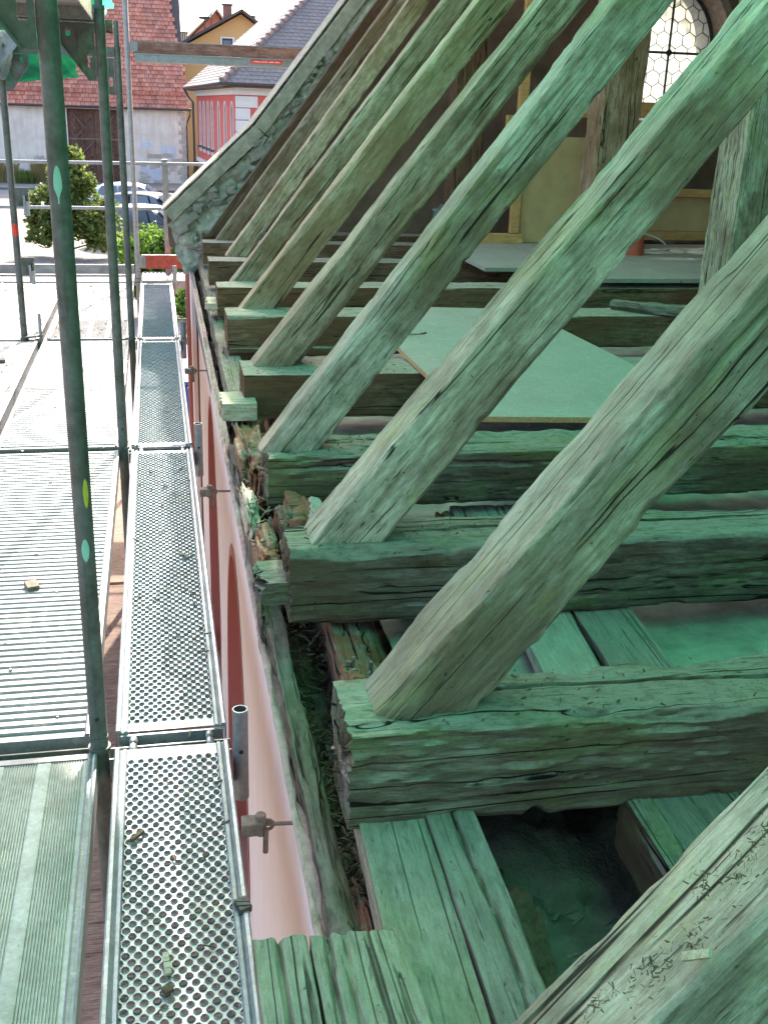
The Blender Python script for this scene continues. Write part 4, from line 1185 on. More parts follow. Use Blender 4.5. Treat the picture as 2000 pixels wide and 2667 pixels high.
# ---- guard rails
def rail(p0, p1, lab, mt='galv', r=.0169):
    q = MB(); q.tube(p0, p1, r, 14); o = q.build('guard_rail', M[mt], smooth='auto'); return tag(o, lab, 'guard rail', 'scaffold guard rails')
rail((-3.2, 11.62, 1.095), (1.3, 11.66, 1.125), 'upper guard rail across the far end')
rail((-3.2, 11.62, .665), (1.3, 11.66, .675), 'lower guard rail across the far end')
t = thing('end_post', 'slim white rectangular end post behind the red toe board', 'scaffold post', (.115, 11.68, 0))
q = MB(); q.bx(.085, .145, 11.67, 11.71, 0.0, 1.16); q.build('profile', M['galv'], t); q = MB(); q.bx(.102, .128, 11.663, 11.67, 0.0, 1.16); q.build('groove', M['alu'], t)
for (x, z, i) in ((-.965, 1.07, 0), (-.965, .58, 1)):
    t = thing('rail_holder', 'pressed steel rail holder on the left post, ' + ['upper', 'lower'][i], 'clamp', (x, 8.31, z), 'rail holders on the left post')
    q = MB(); q.bx(x - .012, x + .085, 8.292, 8.298, z - .10, z + .03); q.bx(x + .07, x + .085, 8.262, 8.298, z - .10, z + .0); q.build('plate', M['galv_worn'], t)
    q = MB(); q.bx(x + .045, x + .062, 8.25, 8.292, z - .15, z - .02); q.bx(x + .06, x + .085, 8.25, 8.262, z - .16, z - .06); q.build('wedge', M['galv'], t)
t = thing('short_stub', 'short upright stub beside the left post foot', 'scaffold part', (-.88, 8.31, 0)); q = MB(); q.tube((-.88, 8.31, -.02), (-.88, 8.31, .20), .012, 10); q.build('pin', M['galv'], t, smooth='auto'); q = MB(); q.bar((-1.02, 8.29, .02), (-.86, 8.30, .035), .03, .012); q.build('latch', M['galv_worn'], t)
# ---- toe boards
def toeboard(name, x0, x1, y, z0, z1, mt, lab):
    t = thing(name, lab, 'toe board', ((x0 + x1) / 2, y, z0), 'toe boards')
    q = MB(); q.bx(x0, x1, y - .014, y + .014, z0, z1); q.build('plank', M[mt], t, bevel=.003)
    q = MB(); q.bx(x0, x1, y - .016, y + .016, z1 - .001, z1 + .006); q.build('edge_trim', M['galv'], t)
    q = MB(); q.bx(x0 - .03, x0 + .04, y - .022, y - .015, z0 + .01, z1 - .004); q.build('end_fitting', M['galv'], t)
    return t
toeboard('toe_board', -.155, .55, 11.45, .09, .225, 'toe_red', 'bright red painted toe board at the far church corner')
toeboard('toe_board', -2.9, -.24, 11.62, .01, .10, 'deck_ply', 'pale toe board across the far left end')
t = toeboard('toe_board', -.14, 2.6, 11.22, 2.135, 2.235, 'toe_brown', 'weathered brown toe board of the upper end deck')
# ---- upper end deck profile with red sticker
t = thing('upper_end_deck', 'galvanised edge of the upper end deck with a red sticker', 'scaffold deck', (1.2, 11.2, 2.05))
q = MB(); q.bx(-.13, 2.6, 11.205, 11.215, 2.075, 2.130); q.bx(-.13, 2.6, 11.20, 11.24, 2.060, 2.076); q.bx(-.13, 2.6, 11.192, 11.206, 2.122, 2.132); q.build('side_rail', M['galv'], t)
q = MB(); q.bx(-.13, 2.6, 11.24, 11.85, 2.07, 2.10); q.build('deck_panel', M['deck_ply'], t)
q = MB(); q.bx(.96, 1.27, 11.2005, 11.205, 2.086, 2.118); st = q.build('sticker', M['sticker'], t)
q = MB()
for k in range(16): q.bx(.985 + .0165 * k, .985 + .0165 * k + (.011 if k % 4 else .005), 11.1995, 11.2005, 2.096, 2.108 if k % 3 else 2.103)
q.build('sticker_print', M['sticker_w'], st)
# ---- wall ties
for i, (y, z) in enumerate(((2.21, .03), (4.69, .03), (7.11, .03))):
    t = thing('wall_tie', 'rusty wall tie hook in the gap beside the ' + ['near', 'second', 'far'][i] + ' perforated deck', 'wall tie', (.2, y, z), 'scaffold ties into the pink wall')
    xw = wallx(y)
    q = MB(); q.bx(.148, .200, y - .022, y + .022, z - .02, z + .015); q.tube((.195, y, z - .03), (.195, y, z + .03), .014, 12); q.build('coupler', M['rusty'], t, bevel=.003)
    q = MB(); q.tube((.19, y, z), (xw + .02, y - .01, z), .0055, 10); q.build('eye_bolt', M['rusty'], t)
    q = MB(); q.path([(.212 + .014 * math.cos(a), y - .002, z - .002 + .014 * math.sin(a)) for a in np.linspace(0, 2 * PI, 14)], .0045, 8); q.build('eye_ring', M['rusty'], t)
    q = MB(); q.tube((.207, y - .012, z - .006), (.205, y - .014, z - .075), .007, 10); q.build('bolt', M['rusty'], t)
# ---- upper deck over the near bays, crumpled film on its end
o = copy_tree(ply); o.location = (XD + .02, BAY[1] + .04, 2.105); o['label'] = 'upper plywood deck above the nearest bay'
o = copy_tree(ply); o.location = (XD + .02, BAY[0] + .04, 2.12); o['label'] = 'upper plywood deck above the camera'
def crumple(name, c, sx, sy, sz, mt, seed, lab, nu=40, nv=40, amp=.3, cat='plastic film'):
    q = MB(); rows = []
    for i in range(nu):
        u = i / (nu - 1.0); row = []
        for j in range(nv):
            v = j / (nv - 1.0)
            f = [float(fbm(u * 3.2, v * 3.2, k * 5.0, seed, 4)) for k in range(3)]
            f2 = abs(float(vnoise(u * 7, v * 5, 2.2, seed + 9))) * .25
            row.append((c[0] + sx * (u - .5) + amp * sx * f[0] * .5, c[1] + sy * f[1] + sy * f2, c[2] + sz * (v - .5) + amp * sz * f[2] * .6))
        rows.append(row)
    q.grid(rows); o = q.build(name, mt, smooth=True)
    return tag(o, lab, cat)
crumple('plastic_film', (-.36, 5.62, 2.17), .30, .05, .16, M['film'], 5, 'crumpled grey film lying on the upper deck end')
o = timber('upper_plank', (-.95, 5.66, 2.02), (-.16, 5.66, 2.03), .10, .055, M['plank'], 150, da=.02, ds=.008); tag(o, 'grey plank end below the crumpled film', 'board')

# =================================================================== GREEN TARPAULIN
def tarp_z(x, y): return 3.32 + max(0, x - 1.2) * .70 + .02 * math.sin(x * 5 + y * 2) + .025 * math.sin(y * 4.1 + x) + (.08 * (1.2 - x) if x < 1.2 else 0)
q = MB(); rows = []
for y in np.linspace(-8.0, 5.2, 80):
    xe = 1.34 + .05 * math.sin(y * 2.1) + .03 * math.sin(y * 5.3)
    rows.append([(xe + (2.75 - xe) * s, y, tarp_z(xe + (2.75 - xe) * s, y)) for s in np.linspace(0, 1, 30)])
q.grid(rows); o = q.build('green_tarpaulin', M['tarp'], smooth=True); tag(o, 'wide translucent green tarpaulin stretched over the open roof', 'tarpaulin')
q = MB(); rows = []  # unseen pale sheet, added so light on the far rafters stays neutral
for y in np.linspace(5.05, 14.5, 60):
    xe = 1.34 + .05 * math.sin(y * 2.1) + .03 * math.sin(y * 5.3)
    rows.append([(xe + (2.75 - xe) * s, y, tarp_z(xe + (2.75 - xe) * s, y) + .02) for s in np.linspace(0, 1, 24)])
q.grid(rows); o = q.build('neutral_light_tarp', M['tarp_neutral_light'], smooth=True); tag(o, 'unseen pale sheet added over the far roof and gable for neutral light', 'tarpaulin')
q = MB(); q.bar((2.70, 5.7, tarp_z(2.70, 0) + .08), (4.5, 5.7, 5.72), 17.5, .05, up=(-.6, 0, .8)); o = q.build('light_cut_boards', M['beam_far']); tag(o, 'unseen dark boarding added above the tarpaulin to cut green light in the attic', 'boarding')  # unseen, added to cut the green light at the back of the attic
rows = []
for y in np.linspace(-8.0, -.5, 50):
    rows.append([(-1.28 + .04 * math.sin(y * 3 + z * 2) + .03 * math.sin(y * 7.1), y, z) for z in np.linspace(-.3, 3.5, 24)])
q = MB(); q.grid(rows); o = q.build('green_tarpaulin', M['tarp_thick'], smooth=True); tag(o, 'green tarpaulin hung down the outer scaffold side behind the viewer', 'tarpaulin')
q = MB(); rows = []
for x in np.linspace(.22, 1.36, 18):
    ye = 7.08 if x < .95 else 7.08 - (x - .95) * 1.5
    ye += .04 * math.sin(x * 9)
    rows.append([(x, -8 + (ye + 8) * s, tarp_z(x, -8 + (ye + 8) * s) + .03) for s in np.linspace(0, 1, 60)])
q.grid(rows); o = q.build('green_tarpaulin', M['tarp_grey'], smooth=True); tag(o, 'narrower green tarpaulin lapped over the near scaffold bays', 'tarpaulin')
# tube frame that carries it
t = thing('tarpaulin_support', 'scaffold tube frame carrying the tarpaulin', 'scaffold frame', (1.1, 5, 3.2))
q = MB(); q.tube((1.32, -3, 3.29), (1.32, 14.4, 3.29), .024, 10); q.build('eaves_tube', M['galv'], t)
q = MB(); q.tube((4.42, -3, 5.62), (4.42, 12.8, 5.62), .024, 10); q.build('ridge_tube', M['galv'], t)
for y in (-.1, 2.655, 5.49, 11.12):
    q = MB(); q.tube((XI, y, 3.29), (1.32, y, 3.29), .024, 10); q.build('cross_tube', M['galv'], t)
# hanging folds at the left post
def folds(name, corners, n, amp, seed, mt, lab):
    (a, b, c, d) = [Vector(p) for p in corners]; q = MB(); rows = []
    for i in range(n):
        u = i / (n - 1.0); row = []
        for j in range(n):
            v = j / (n - 1.0)
            p = (a * (1 - u) + b * u) * (1 - v) + (d * (1 - u) + c * u) * v
            w = amp * (math.sin(u * 9 + 3 * v + seed) * .5 + float(fbm(u * 4, v * 3, 0, seed, 4)) + .8 * abs(float(vnoise(u * 6 + v * 3, v * 5, 1, seed + 4))))
            row.append((p.x + .4 * w, p.y + w, p.z + .35 * w))
        rows.append(row)
    q.grid(rows); o = q.build(name, mt, smooth=True); return tag(o, lab, 'tarpaulin', 'loose tarpaulin ends')
folds('tarp_end', [(-1.55, 8.45, 2.34), (-.48, 8.5, 2.30), (-.50, 8.45, 1.84), (-1.45, 8.40, 1.80)], 46, .07, 3, M['tarp_dark'], 'bunched dark green tarpaulin behind the thick post')
folds('tarp_end', [(-1.20, 8.20, 2.12), (-.82, 8.22, 2.10), (-.98, 8.2, 1.80), (-1.10, 8.2, 1.80)], 30, .05, 8, M['film'], 'pale wrinkled sheet tied round the left post top')
folds('tarp_end', [(-.55, 5.6, 2.32), (-.10, 5.62, 2.30), (-.16, 5.62, 2.10), (-.52, 5.6, 2.12)], 30, .03, 12, M['tarp'], 'bright green tarpaulin edge above the second post')
# lower lift: brown decks below
for i in range(4):
    q = MB(); q.bx(-.90, .16, BAY[i] + .03, BAY[i + 1] - .03, -2.08, -2.03); o = q.build('lower_deck', M['toe_brown']); tag(o, 'brown deck of the lift below, bay ' + ['nearest the camera', 'second away', 'third away', 'farthest away'][i], 'scaffold deck', 'decks of the lift below')
# ---- debris on the decks
rs = random.Random(21); q = MB()
def crumb(q, x, y, z, s):
    a = rs.uniform(0, PI); R = Matrix.Rotation(a, 3, 'Z')
    q.box((x, y, z + s * .2), (s * rs.uniform(.6, 1.6), s * rs.uniform(.4, 1), s * rs.uniform(.2, .5)), R)
for k in range(900):
    x = rs.uniform(-2.1, -.27); y = rs.uniform(8.35, 11.05); crumb(q, x, y, .0, rs.choice((.004, .006, .009, .014)) * rs.uniform(.6, 1.4))
for k in range(420):
    x = rs.uniform(-1.5, -.9); y = rs.uniform(5.5, 8.2); crumb(q, x, y, .0, rs.choice((.004, .006, .009, .013)) * rs.uniform(.6, 1.4))
for k in range(130):
    x = rs.uniform(-.84, -.27); y = rs.uniform(.4, 8.2); crumb(q, x, y, .005, rs.choice((.004, .006, .009)) * rs.uniform(.6, 1.5))
o = q.build('deck_debris', M['crumb'], kind='stuff'); tag(o, 'mortar crumbs and dirt scattered over the decks', 'debris')
q = MB()
for k in range(60):
    x = rs.uniform(-.13, .11); y = rs.uniform(.6, 5.2); a = rs.uniform(0, PI); l = rs.uniform(.008, .03)
    q.bar((x, y, .006), (x + l * math.cos(a), y + l * math.sin(a), .009), rs.uniform(.002, .006), .003)
o = q.build('deck_debris', M['litter'], kind='stuff'); tag(o, 'small rotten wood splinters on the perforated decks', 'debris')
def chip(loc, d, rz, mt, lab):
    q = MB(); q.box(loc, d, Matrix.Rotation(rz, 3, 'Z') @ Matrix.Rotation(.15, 3, 'X')); o = q.build('debris_chip', M[mt], bevel=.002); tag(o, lab, 'debris', 'single chips on the decks')
chip((-.503, 3.77, .012), (.045, .05, .02), .4, 'rusty', 'brown stone chip on the ribbed deck at the left edge')
chip((-.04, 1.80, .010), (.014, .055, .012), .1, 'sapwood', 'pale wood splinter on the nearest perforated deck')
chip((-.04, 1.73, .010), (.02, .02, .012), .6, 'litter', 'dark crumb beside the pale splinter on the nearest deck')
chip((.06, 3.99, .010), (.012, .045, .008), .9, 'sapwood', 'tan sliver on the half sunlit perforated deck')
chip((-.105, 2.24, .010), (.012, .04, .01), -.9, 'litter', 'dark twig near the top of the nearest perforated deck')
chip((.13, 1.95, .010), (.03, .035, .02), .4, 'plate', 'lump of moss at the right edge of the nearest deck')
chip((-.40, 1.75, .008), (.025, .008, .006), .2, 'rusty', 'little rusty clip on the grooved deck')
chip((-1.08, 7.55, .012), (.07, .04, .03), .2, 'rubble_dark', 'dark clod on the outer dusty deck panel')
# =================================================================== SURROUNDINGS
def mat_paving():
    t = NT('sunlit paving'); p = t.obj(False)
    br = t.n('TexBrick'); t.set(br, 'Vector', p); t.set(br, 'Scale', 4.0); t.set(br, 'Mortar Size', .03)
    t.set(br, 'Color1', (.25, .205, .185, 1)); t.set(br, 'Color2', (.20, .168, .153, 1)); t.set(br, 'Mortar', (.14, .12, .10, 1))
    n1 = t.noise(p, .35, 6, .6); n2 = t.noise(p, 7, 5, .6)
    c = t.mix(t.ramp(n1, [(.4, 0), (.65, .6)]), br.outputs['Color'], (.23, .21, .195))
    c = t.mix(.15, c, t.mix(n2, (.1, .1, .1), (.9, .9, .9)), 'OVERLAY')
    return t.finish(c, .92, n2, .3, .01)
M['paving'] = mat_paving()
M['asphalt'] = mat_plain('grey road', (.17, .165, .16), .93, .2, 5, .3)
q = MB(); q.add([(-250, -60, GZ), (250, -60, GZ), (250, 420, GZ), (-250, 420, GZ)], [(0, 1, 2, 3)]); q.build('ground', M['paving'], kind='structure')
q = MB(); q.add([(-60, 58.5, GZ + .004), (60, 58.5, GZ + .004), (60, 66, GZ + .004), (-60, 66, GZ + .004)], [(0, 1, 2, 3)]); q.build('road', M['asphalt'], kind='structure')
q = MB(); q.bx(-60, 60, 66.0, 71.9, GZ + .0, GZ + .12); q.build('pavement', M['asphalt'], kind='structure')

# ---- barn
M['tile_red'] = None
def mat_tile(name, cols, dirt, amt=.5):
    t = NT(name); p = t.obj(False)
    wn_ = t.n('TexWhiteNoise'); t.set(wn_, 'Vector', t.scale(t.n('NewGeometry').outputs['Random Per Island'] if 'Random Per Island' in t.n('NewGeometry').outputs else p, (1, 1, 1)))
    isl = t.n('NewGeometry').outputs['Random Per Island']
    c = t.ramp(isl, [(0, cols[0]), (.4, cols[1]), (.75, cols[2]), (1, cols[3])])
    n1 = t.noise(p, .6, 6, .65); n2 = t.noise(p, 16, 4, .6)
    c = t.mix(t.math('MULTIPLY', t.ramp(n1, [(.45, 0), (.68, 1)]), amt), c, dirt)
    return t.finish(c, .85, n2, .3, .01)
M['tile_red'] = mat_tile('red plain tiles', [(.40, .14, .085), (.58, .20, .125), (.66, .27, .18), (.48, .22, .16)], (.28, .17, .13), .45)
M['tile_grey'] = mat_tile('grey plain tiles', [(.15, .135, .13), (.19, .17, .165), (.23, .205, .195), (.19, .155, .145)], (.14, .115, .105), .4)
M['tile_one'] = mat_plain('grey roof tile', (.19, .168, .16), .85, .25, 4, .3)
M['ridge_tile'] = mat_plain('hip tile', (.26, .175, .15), .85, .25, 4, .3)
M['barn_plaster'] = mat_plaster('old barn plaster', (.86, .76, .64), (.62, .50, .40), .8, .9)
M['barn_stone'] = mat_plain('barn sandstone', (.52, .46, .39), .92, .25, 3, .5)
M['gate_wood'] = mat_wood('gate boards', (.10, .05, .035), (.19, .10, .07), (.28, .17, .125), alg=0, dus=.1, crack=.6, fs=.12)
M['gate_rail'] = mat_wood('gate rails', (.12, .09, .07), (.22, .165, .135), (.32, .26, .22), alg=0, dus=.1, crack=.4, fs=.12)
M['gutter'] = mat_plain('dark gutter', (.075, .055, .05), .6, .2, 9, .1)
M['white_patch'] = mat_plain('bluish whitewash', (.62, .63, .68), .9, .12, 2, .2)
barn = thing('barn', 'old barn with steep red tiled roof and patched plaster wall', 'building', (-4, 72, GZ))
BY = 72.0; BX0, BX1 = -16.0, 2.15; BE = 1.45
mb = plate([(BX0, GZ), (BX1, GZ), (BX1, BE), (BX0, BE)], [[(-5.05, GZ + .02), (-1.85, GZ + .02), (-1.85, BE - .25), (-5.05, BE - .25)]], (0, BY, 0), (1, 0, 0), (0, 0, 1), (0, 1, 0), .5)
mb.build('wall', M['barn_plaster'], barn)
q = MB(); q.bx(BX0, BX1 - .01, BY + .5, BY + 11, GZ, BE - .02); q.build('wall_core', M['barn_stone'], barn)
q = MB(); q.extrude([(BX0 - .2, BY - .35, BE - .02), (BX0 - .2, BY + 6.0, BE + 9.0), (BX0 - .2, BY + 12.4, BE - .02)], (BX1 - BX0 + .1, 0, 0)); q.build('roof_body', M['gutter'], barn)
# tiles: the roof plane, right verge leans in (half hip)
su = Vector((0, 6.35, 9.02)).normalized(); sn = Vector((0, -su.z, su.y))
q = MB(); rs = random.Random(2); tw, tl = .25, .30
for r in range(30):
    xr = BX1 + .28 - r * tl * .125
    x = -9.8 + (tw / 2 if r % 2 else 0)
    while x < xr:
        o0 = Vector((x, BY - .42, BE - .12)) + su * (r * tl) + sn * (.03 + rs.uniform(0, .022)) + Vector((rs.uniform(-.012, .012), 0, 0)) + su * rs.uniform(-.012, .012)
        a = tw * .47; l = tl * 1.15; tilt = sn * .05
        pts = [o0 + Vector((-a, 0, 0)) + tilt + su * .045, o0 + Vector((-a * .5, 0, 0)) + tilt + su * .012, o0 + Vector((a * .5, 0, 0)) + tilt + su * rs.uniform(0, .012), o0 + Vector((a, 0, 0)) + tilt + su * .045, o0 + Vector((a, 0, 0)) + su * l, o0 + Vector((-a, 0, 0)) + su * l]
        q.add(pts + [p - sn * .04 for p in pts[:4]], [(0, 1, 2, 3, 4, 5), (0, 6, 7, 1), (1, 7, 8, 2), (2, 8, 9, 3)])
        x += tw
q.build('roof_tiles', M['tile_red'], barn, kind='stuff')
q = MB()
for k in range(60):
    xx = -9.8 + k * .2
    if xx < BX1: q.bx(xx, xx + .10, BY - .05, BY + .02, BE + .68, BE + .95)
q.build('snow_guard', M['tile_red'], barn)
q = MB(); q.tube((BX0, BY - .42, BE - .12), (BX1 + .3, BY - .42, BE - .10), .085, 10); q.build('gutter', M['gutter'], barn, smooth=True)
q = MB(); q.path([(BX1 + .22, BY - .42, BE - .15), (BX1 + .2, BY - .40, BE - .45), (BX1 + .03, BY - .12, BE - .85), (BX1 + .0, BY - .1, BE - 1.1), (BX1 + .0, BY - .1, GZ)], .05, 8); q.build('downpipe', M['gutter'], barn, smooth=True)
gate = MB()
n = 22
for lf in (0, 1):
    x0 = -5.0 if lf == 0 else -3.44
    leaf = MB(); leaf.bx(x0, x0 + 1.54, BY + .20, BY + .24, GZ + .06, BE - .3); lo_ = leaf.build('gate_leaf', M['gate_wood'], barn)
    for k in range(11):
        q = MB(); xa = x0 + k * .14; q.bx(xa + .004, xa + .134, BY + .145 + rs.uniform(-.008, .008), BY + .20, GZ + .08 + rs.uniform(0, .1), BE - .32)
        q.build('plank', M['gate_wood'], lo_)
    for z0 in (-.55,):
        q = MB(); q.bx(x0, x0 + 1.54, BY + .09, BY + .145, z0 - .06, z0 + .06); q.build('rail', M['gate_rail'], lo_)
    s = 1 if lf == 0 else -1; xc = x0 if lf == 0 else x0 + 1.54
    for (xa, za, xb, zb) in ((.35, .85, .95, .1), (.95, .1, .45, -.45), (.45, -1.7, 1.5, -.65), (.05, -2.9, 1.3, -2.2)):
        q = MB(); q.bar((xc + s * xa, BY + .11, za), (xc + s * xb, BY + .11, zb), .05, .09, up=(0, 1, 0)); q.build('brace', M['gate_rail'], lo_)
# exposed stones, whitewash patches and quoins
for k in range(46):
    if k < 18: x = rs.uniform(BX1 - 2.9, BX1 - .4); z = rs.uniform(GZ + .15, GZ + 1.9)
    elif k < 30: x = rs.uniform(-8.6, -5.5); z = rs.uniform(-2.6, -1.6)
    else: x = BX1 - .20 - (.10 if k % 2 else 0); z = GZ + .15 + (k - 30) * .275
    w, h = (rs.uniform(.3, .7), rs.uniform(.16, .3)) if k < 30 else ((.42 if k % 2 else .3), .26)
    q = MB(); q.bx(x - w / 2, min(x + w / 2, BX1 + .003), BY - rs.uniform(.012, .03), BY + .05, z - h / 2, z + h / 2); q.build('stone', M['barn_stone'], barn, bevel=.02)
for (x0, x1, z0, z1) in ((-.75, -.05, -.95, -.62), (.55, .95, -1.35, -.78), (1.0, 1.45, -1.75, -.85), (-.8, .55, -2.95, -2.0)):
    q = MB(); pts = []
    for k in range(14):
        a = 2 * PI * k / 14; f = .85 + .25 * rs.random()
        pts.append(((x0 + x1) / 2 + (x1 - x0) / 2 * f * math.copysign(abs(math.cos(a)) ** .5, math.cos(a)), BY - .008, (z0 + z1) / 2 + (z1 - z0) / 2 * f * math.copysign(abs(math.sin(a)) ** .5, math.sin(a))))
    q.extrude(pts, (0, .02, 0)); q.build('plaster_patch', M['white_patch'], barn)

# ---- ochre house
M['ochre'] = mat_plaster('ochre render', (.70, .44, .18), (.62, .38, .15), .2, .8)
M['slate'] = mat_plain('dark house roof', (.10, .095, .095), .8, .3, 2, .4)
M['winglass'] = mat_plain('dark window glass', (.10, .13, .17), .08, .1, 2, .02, spec=.8)
M['frame_dark'] = mat_plain('dark window frame', (.03, .025, .022), .5, .1, 4, .05)
M['brick'] = mat_plain('chimney brick', (.36, .15, .11), .9, .25, 6, .4)
och = thing('ochre_house', 'ochre rendered gabled house behind the red one', 'building', (6, 80, GZ))
HY = 80.0
q = MB(); q.extrude([(2.35, HY, GZ), (9.2, HY, GZ), (9.2, HY, 5.6), (6.25, HY, 7.5), (2.35, HY, 5.35)], (0, 9, 0)); q.build('wall', M['ochre'], och)
for (xa, za, xb, zb, nm) in ((1.75, 5.25, 6.27, 7.72, 'roof_left'), (6.23, 7.72, 9.7, 5.45, 'roof_right')):
    q = MB(); q.bar((xa, HY + 4.2, za), (xb, HY + 4.2, zb), 10.0, .16, up=(0, 0, 1)); q.build('roof_slope', M['slate'], och)
w = MB(); w.bx(4.82, 5.78, HY - .05, HY + .02, 5.05, 6.05); wo = w.build('window', M['white'], och)
q = MB(); q.bx(4.95, 5.65, HY - .08, HY - .051, 5.15, 5.95); q.build('frame', M['frame_dark'], wo)
q = MB(); q.bx(5.03, 5.57, HY - .09, HY - .081, 5.22, 5.82); q.build('pane', M['winglass'], wo)
for (x0, z0, z1) in ((3.75, 1.7, 2.5), (3.62, -.9, .9)):
    w = MB(); w.bx(x0, x0 + .9, HY - .05, HY + .02, z0, z1); wo = w.build('window', M['white'], och)
    q = MB(); q.bx(x0 + .1, x0 + .8, HY - .08, HY - .051, z0 + .1, z1 - .1); q.build('pane', M['winglass'], wo)
q = MB(); q.bx(5.25, 5.85, HY + 3, HY + 3.6, 7.0, 8.25); ch_ = q.build('chimney', M['brick'], och)
q = MB(); q.bx(5.15, 5.95, HY + 2.9, HY + 3.7, 8.25, 8.35); q.build('cap', M['slate'], ch_)
q = MB(); q.bx(6.95, 7.5, HY + 3, HY + 3.5, 7.0, 7.7); q.build('chimney', M['slate'], och)
q = MB(); q.tube((4.35, HY + 2, 6.3), (4.35, HY + 2, 9.9), .035, 6); q.tube((4.0, HY + 2, 9.2), (4.7, HY + 2, 9.2), .025, 6); q.build('antenna', M['gutter'], och)
q = MB(); q.tube((3.9, HY + 2.5, 7.25), (3.9, HY + 2.5, 7.4), .36, 14, r1=.42); q.tube((3.9, HY + 2.5, 6.0), (3.9, HY + 2.5, 7.3), .04, 6); q.build('satellite_dish', M['slate'], och)
for k in range(6):
    q = MB(); q.bar((2.2 + k * .0, HY - .1, 0), (2.2, HY, .1), .1, .1)
# small reddish gabled house and a grey sheet clad one farther back
t = thing('far_house', 'small far house with pale red roof left of the ochre gable', 'building', (4, 100, GZ))
q = MB(); q.extrude([(3.6, 100, GZ), (6.6, 100, GZ), (6.6, 100, 7.6), (5.7, 100, 9.0), (3.6, 100, 7.0)], (0, 8, 0)); q.build('wall', M['brick'], t)
q = MB(); q.bar((3.0, 104, 6.7), (5.75, 104, 9.25), 9, .16); q.build('roof_slope', M['ridge_tile'], t)
q = MB(); q.bar((5.7, 104, 9.25), (7.0, 104, 7.6), 9, .16); q.build('roof_slope', M['ridge_tile'], t)
q = MB(); q.bar((5.0, 99.4, 8.4), (5.75, 99.4, 9.3), .25, .14); q.build('verge_board', M['white'], t)
t = thing('sheet_clad_house', 'blue grey ribbed metal gable just right of the barn roof', 'building', (3, 95, GZ))
q = MB(); q.bx(1.6, 3.1, 95, 100, GZ, 7.0); q.build('wall', M['slate'], t)
for k in range(9):
    q = MB(); q.bx(1.62 + k * .165, 1.70 + k * .165, 94.95, 95.0, 4, 7.0); q.build('rib', M['galv'], t)
q = MB(); q.bx(1.5, 3.2, 94.9, 100.1, 7.0, 7.1); q.build('roof', M['slate'], t)

# ---- red house with white quoins and grey hipped roof
M['red_wall'] = mat_plaster('red facade', (.62, .12, .10), (.52, .10, .08), .25, .9)
M['white_trim'] = mat_plaster('white trim', (.74, .70, .65), (.6, .56, .5), .25, 2)
red = thing('red_house', 'red house with white quoins, slim arched windows and grey hipped roof', 'building', (6, 55, GZ))
C0 = Vector((3.64, 50, 0)); CL = Vector((2.66, 68, 0)); CR = Vector((12.0, 50.5, 0)); EV = 2.25
dl = (CL - C0).normalized(); dr = (CR - C0).normalized(); nl_ = Vector((-dl.y, dl.x, 0)); nr_ = Vector((dr.y, -dr.x, 0))
def P3(base, d, s, z, nrm=Vector((0, 0, 0)), o=0): 
    p = base + d * s + nrm * o; return (p.x, p.y, z)
LL = (CL - C0).length
slots = []
for (sa) in (1.3, 3.9, 6.6, 9.6, 11.6, 13.8, 15.9):
    slots.append(sa)
outl = [(0, GZ), (LL, GZ), (LL, EV), (0, EV)]
hol = []
for sa in slots:
    hol.append([(sa - .42, -.50), (sa + .42, -.50), (sa + .42, 1.45)] + [(sa + .42 * math.cos(a), 1.45 + .42 * math.sin(a)) for a in np.linspace(.3, PI - .3, 6)] + [(sa - .42, 1.45)])
    hol.append([(sa - .42, -3.0), (sa + .42, -3.0), (sa + .42, -1.9), (sa - .42, -1.9)])
mb = plate(outl, hol, (C0.x, C0.y, 0), dl, (0, 0, 1), -nl_, .35)
mb.build('wall', M['red_wall'], red)
q = MB(); q.extrude([P3(C0, dr, 0, GZ), P3(CR, dr, 0, GZ), P3(CR, dr, 0, EV), P3(C0, dr, 0, EV)], (0, .35, 0)); q.build('wall', M['red_wall'], red)
for sa in slots:
    q = MB(); ins = -.16
    arch = [(sa - .40, -.48), (sa + .40, -.48), (sa + .40, 1.45)] + [(sa + .40 * math.cos(a), 1.45 + .40 * math.sin(a)) for a in np.linspace(.3, PI - .3, 6)] + [(sa - .40, 1.45)]
    q.extrude([P3(C0, dl, s, z, nl_, ins) for s, z in arch], tuple(-nl_ * .04)); wo = q.build('window', M['white_trim'], red)
    q = MB(); q.extrude([P3(C0, dl, s, z, nl_, ins + .03) for s, z in [(sa + (s - sa) * .42, .45 + (z - .45) * .86) for s, z in arch]], tuple(-nl_ * .02)); q.build('pane', M['winglass'], wo)
    # frame reveal
    q = MB()
    for k in range(len(arch)):
        a, b = arch[k], arch[(k + 1) % len(arch)]
        q.bar(P3(C0, dl, a[0], a[1], nl_, .02), P3(C0, dl, b[0], b[1], nl_, .02), .09, .05, up=tuple(nl_))
    q.build('surround', M['white_trim'], wo)
    q = MB(); q.bar(P3(C0, dl, sa - .5, -.56, nl_, .08), P3(C0, dl, sa + .5, -.56, nl_, .08), .22, .10); q.build('sill', M['slate'], wo)
    q = MB(); q.bar(P3(C0, dl, sa - .45, -.72, nl_, .03), P3(C0, dl, sa + .45, -.72, nl_, .03), .08, .22); q.build('apron', M['white_trim'], wo)
    q = MB(); q.extrude([P3(C0, dl, s, z, nl_, -.1) for s, z in ((sa - .4, -3.0), (sa + .4, -3.0), (sa + .4, -1.9), (sa - .4, -1.9))], tuple(-nl_ * .04)); q.build('lower_window', M['white_trim'], red)
q = MB(); q.bar(P3(C0, dl, -.05, -1.35, nl_, .04), P3(C0, dl, LL, -1.35, nl_, .04), .12, .22); q.build('string_course', M['white_trim'], red)
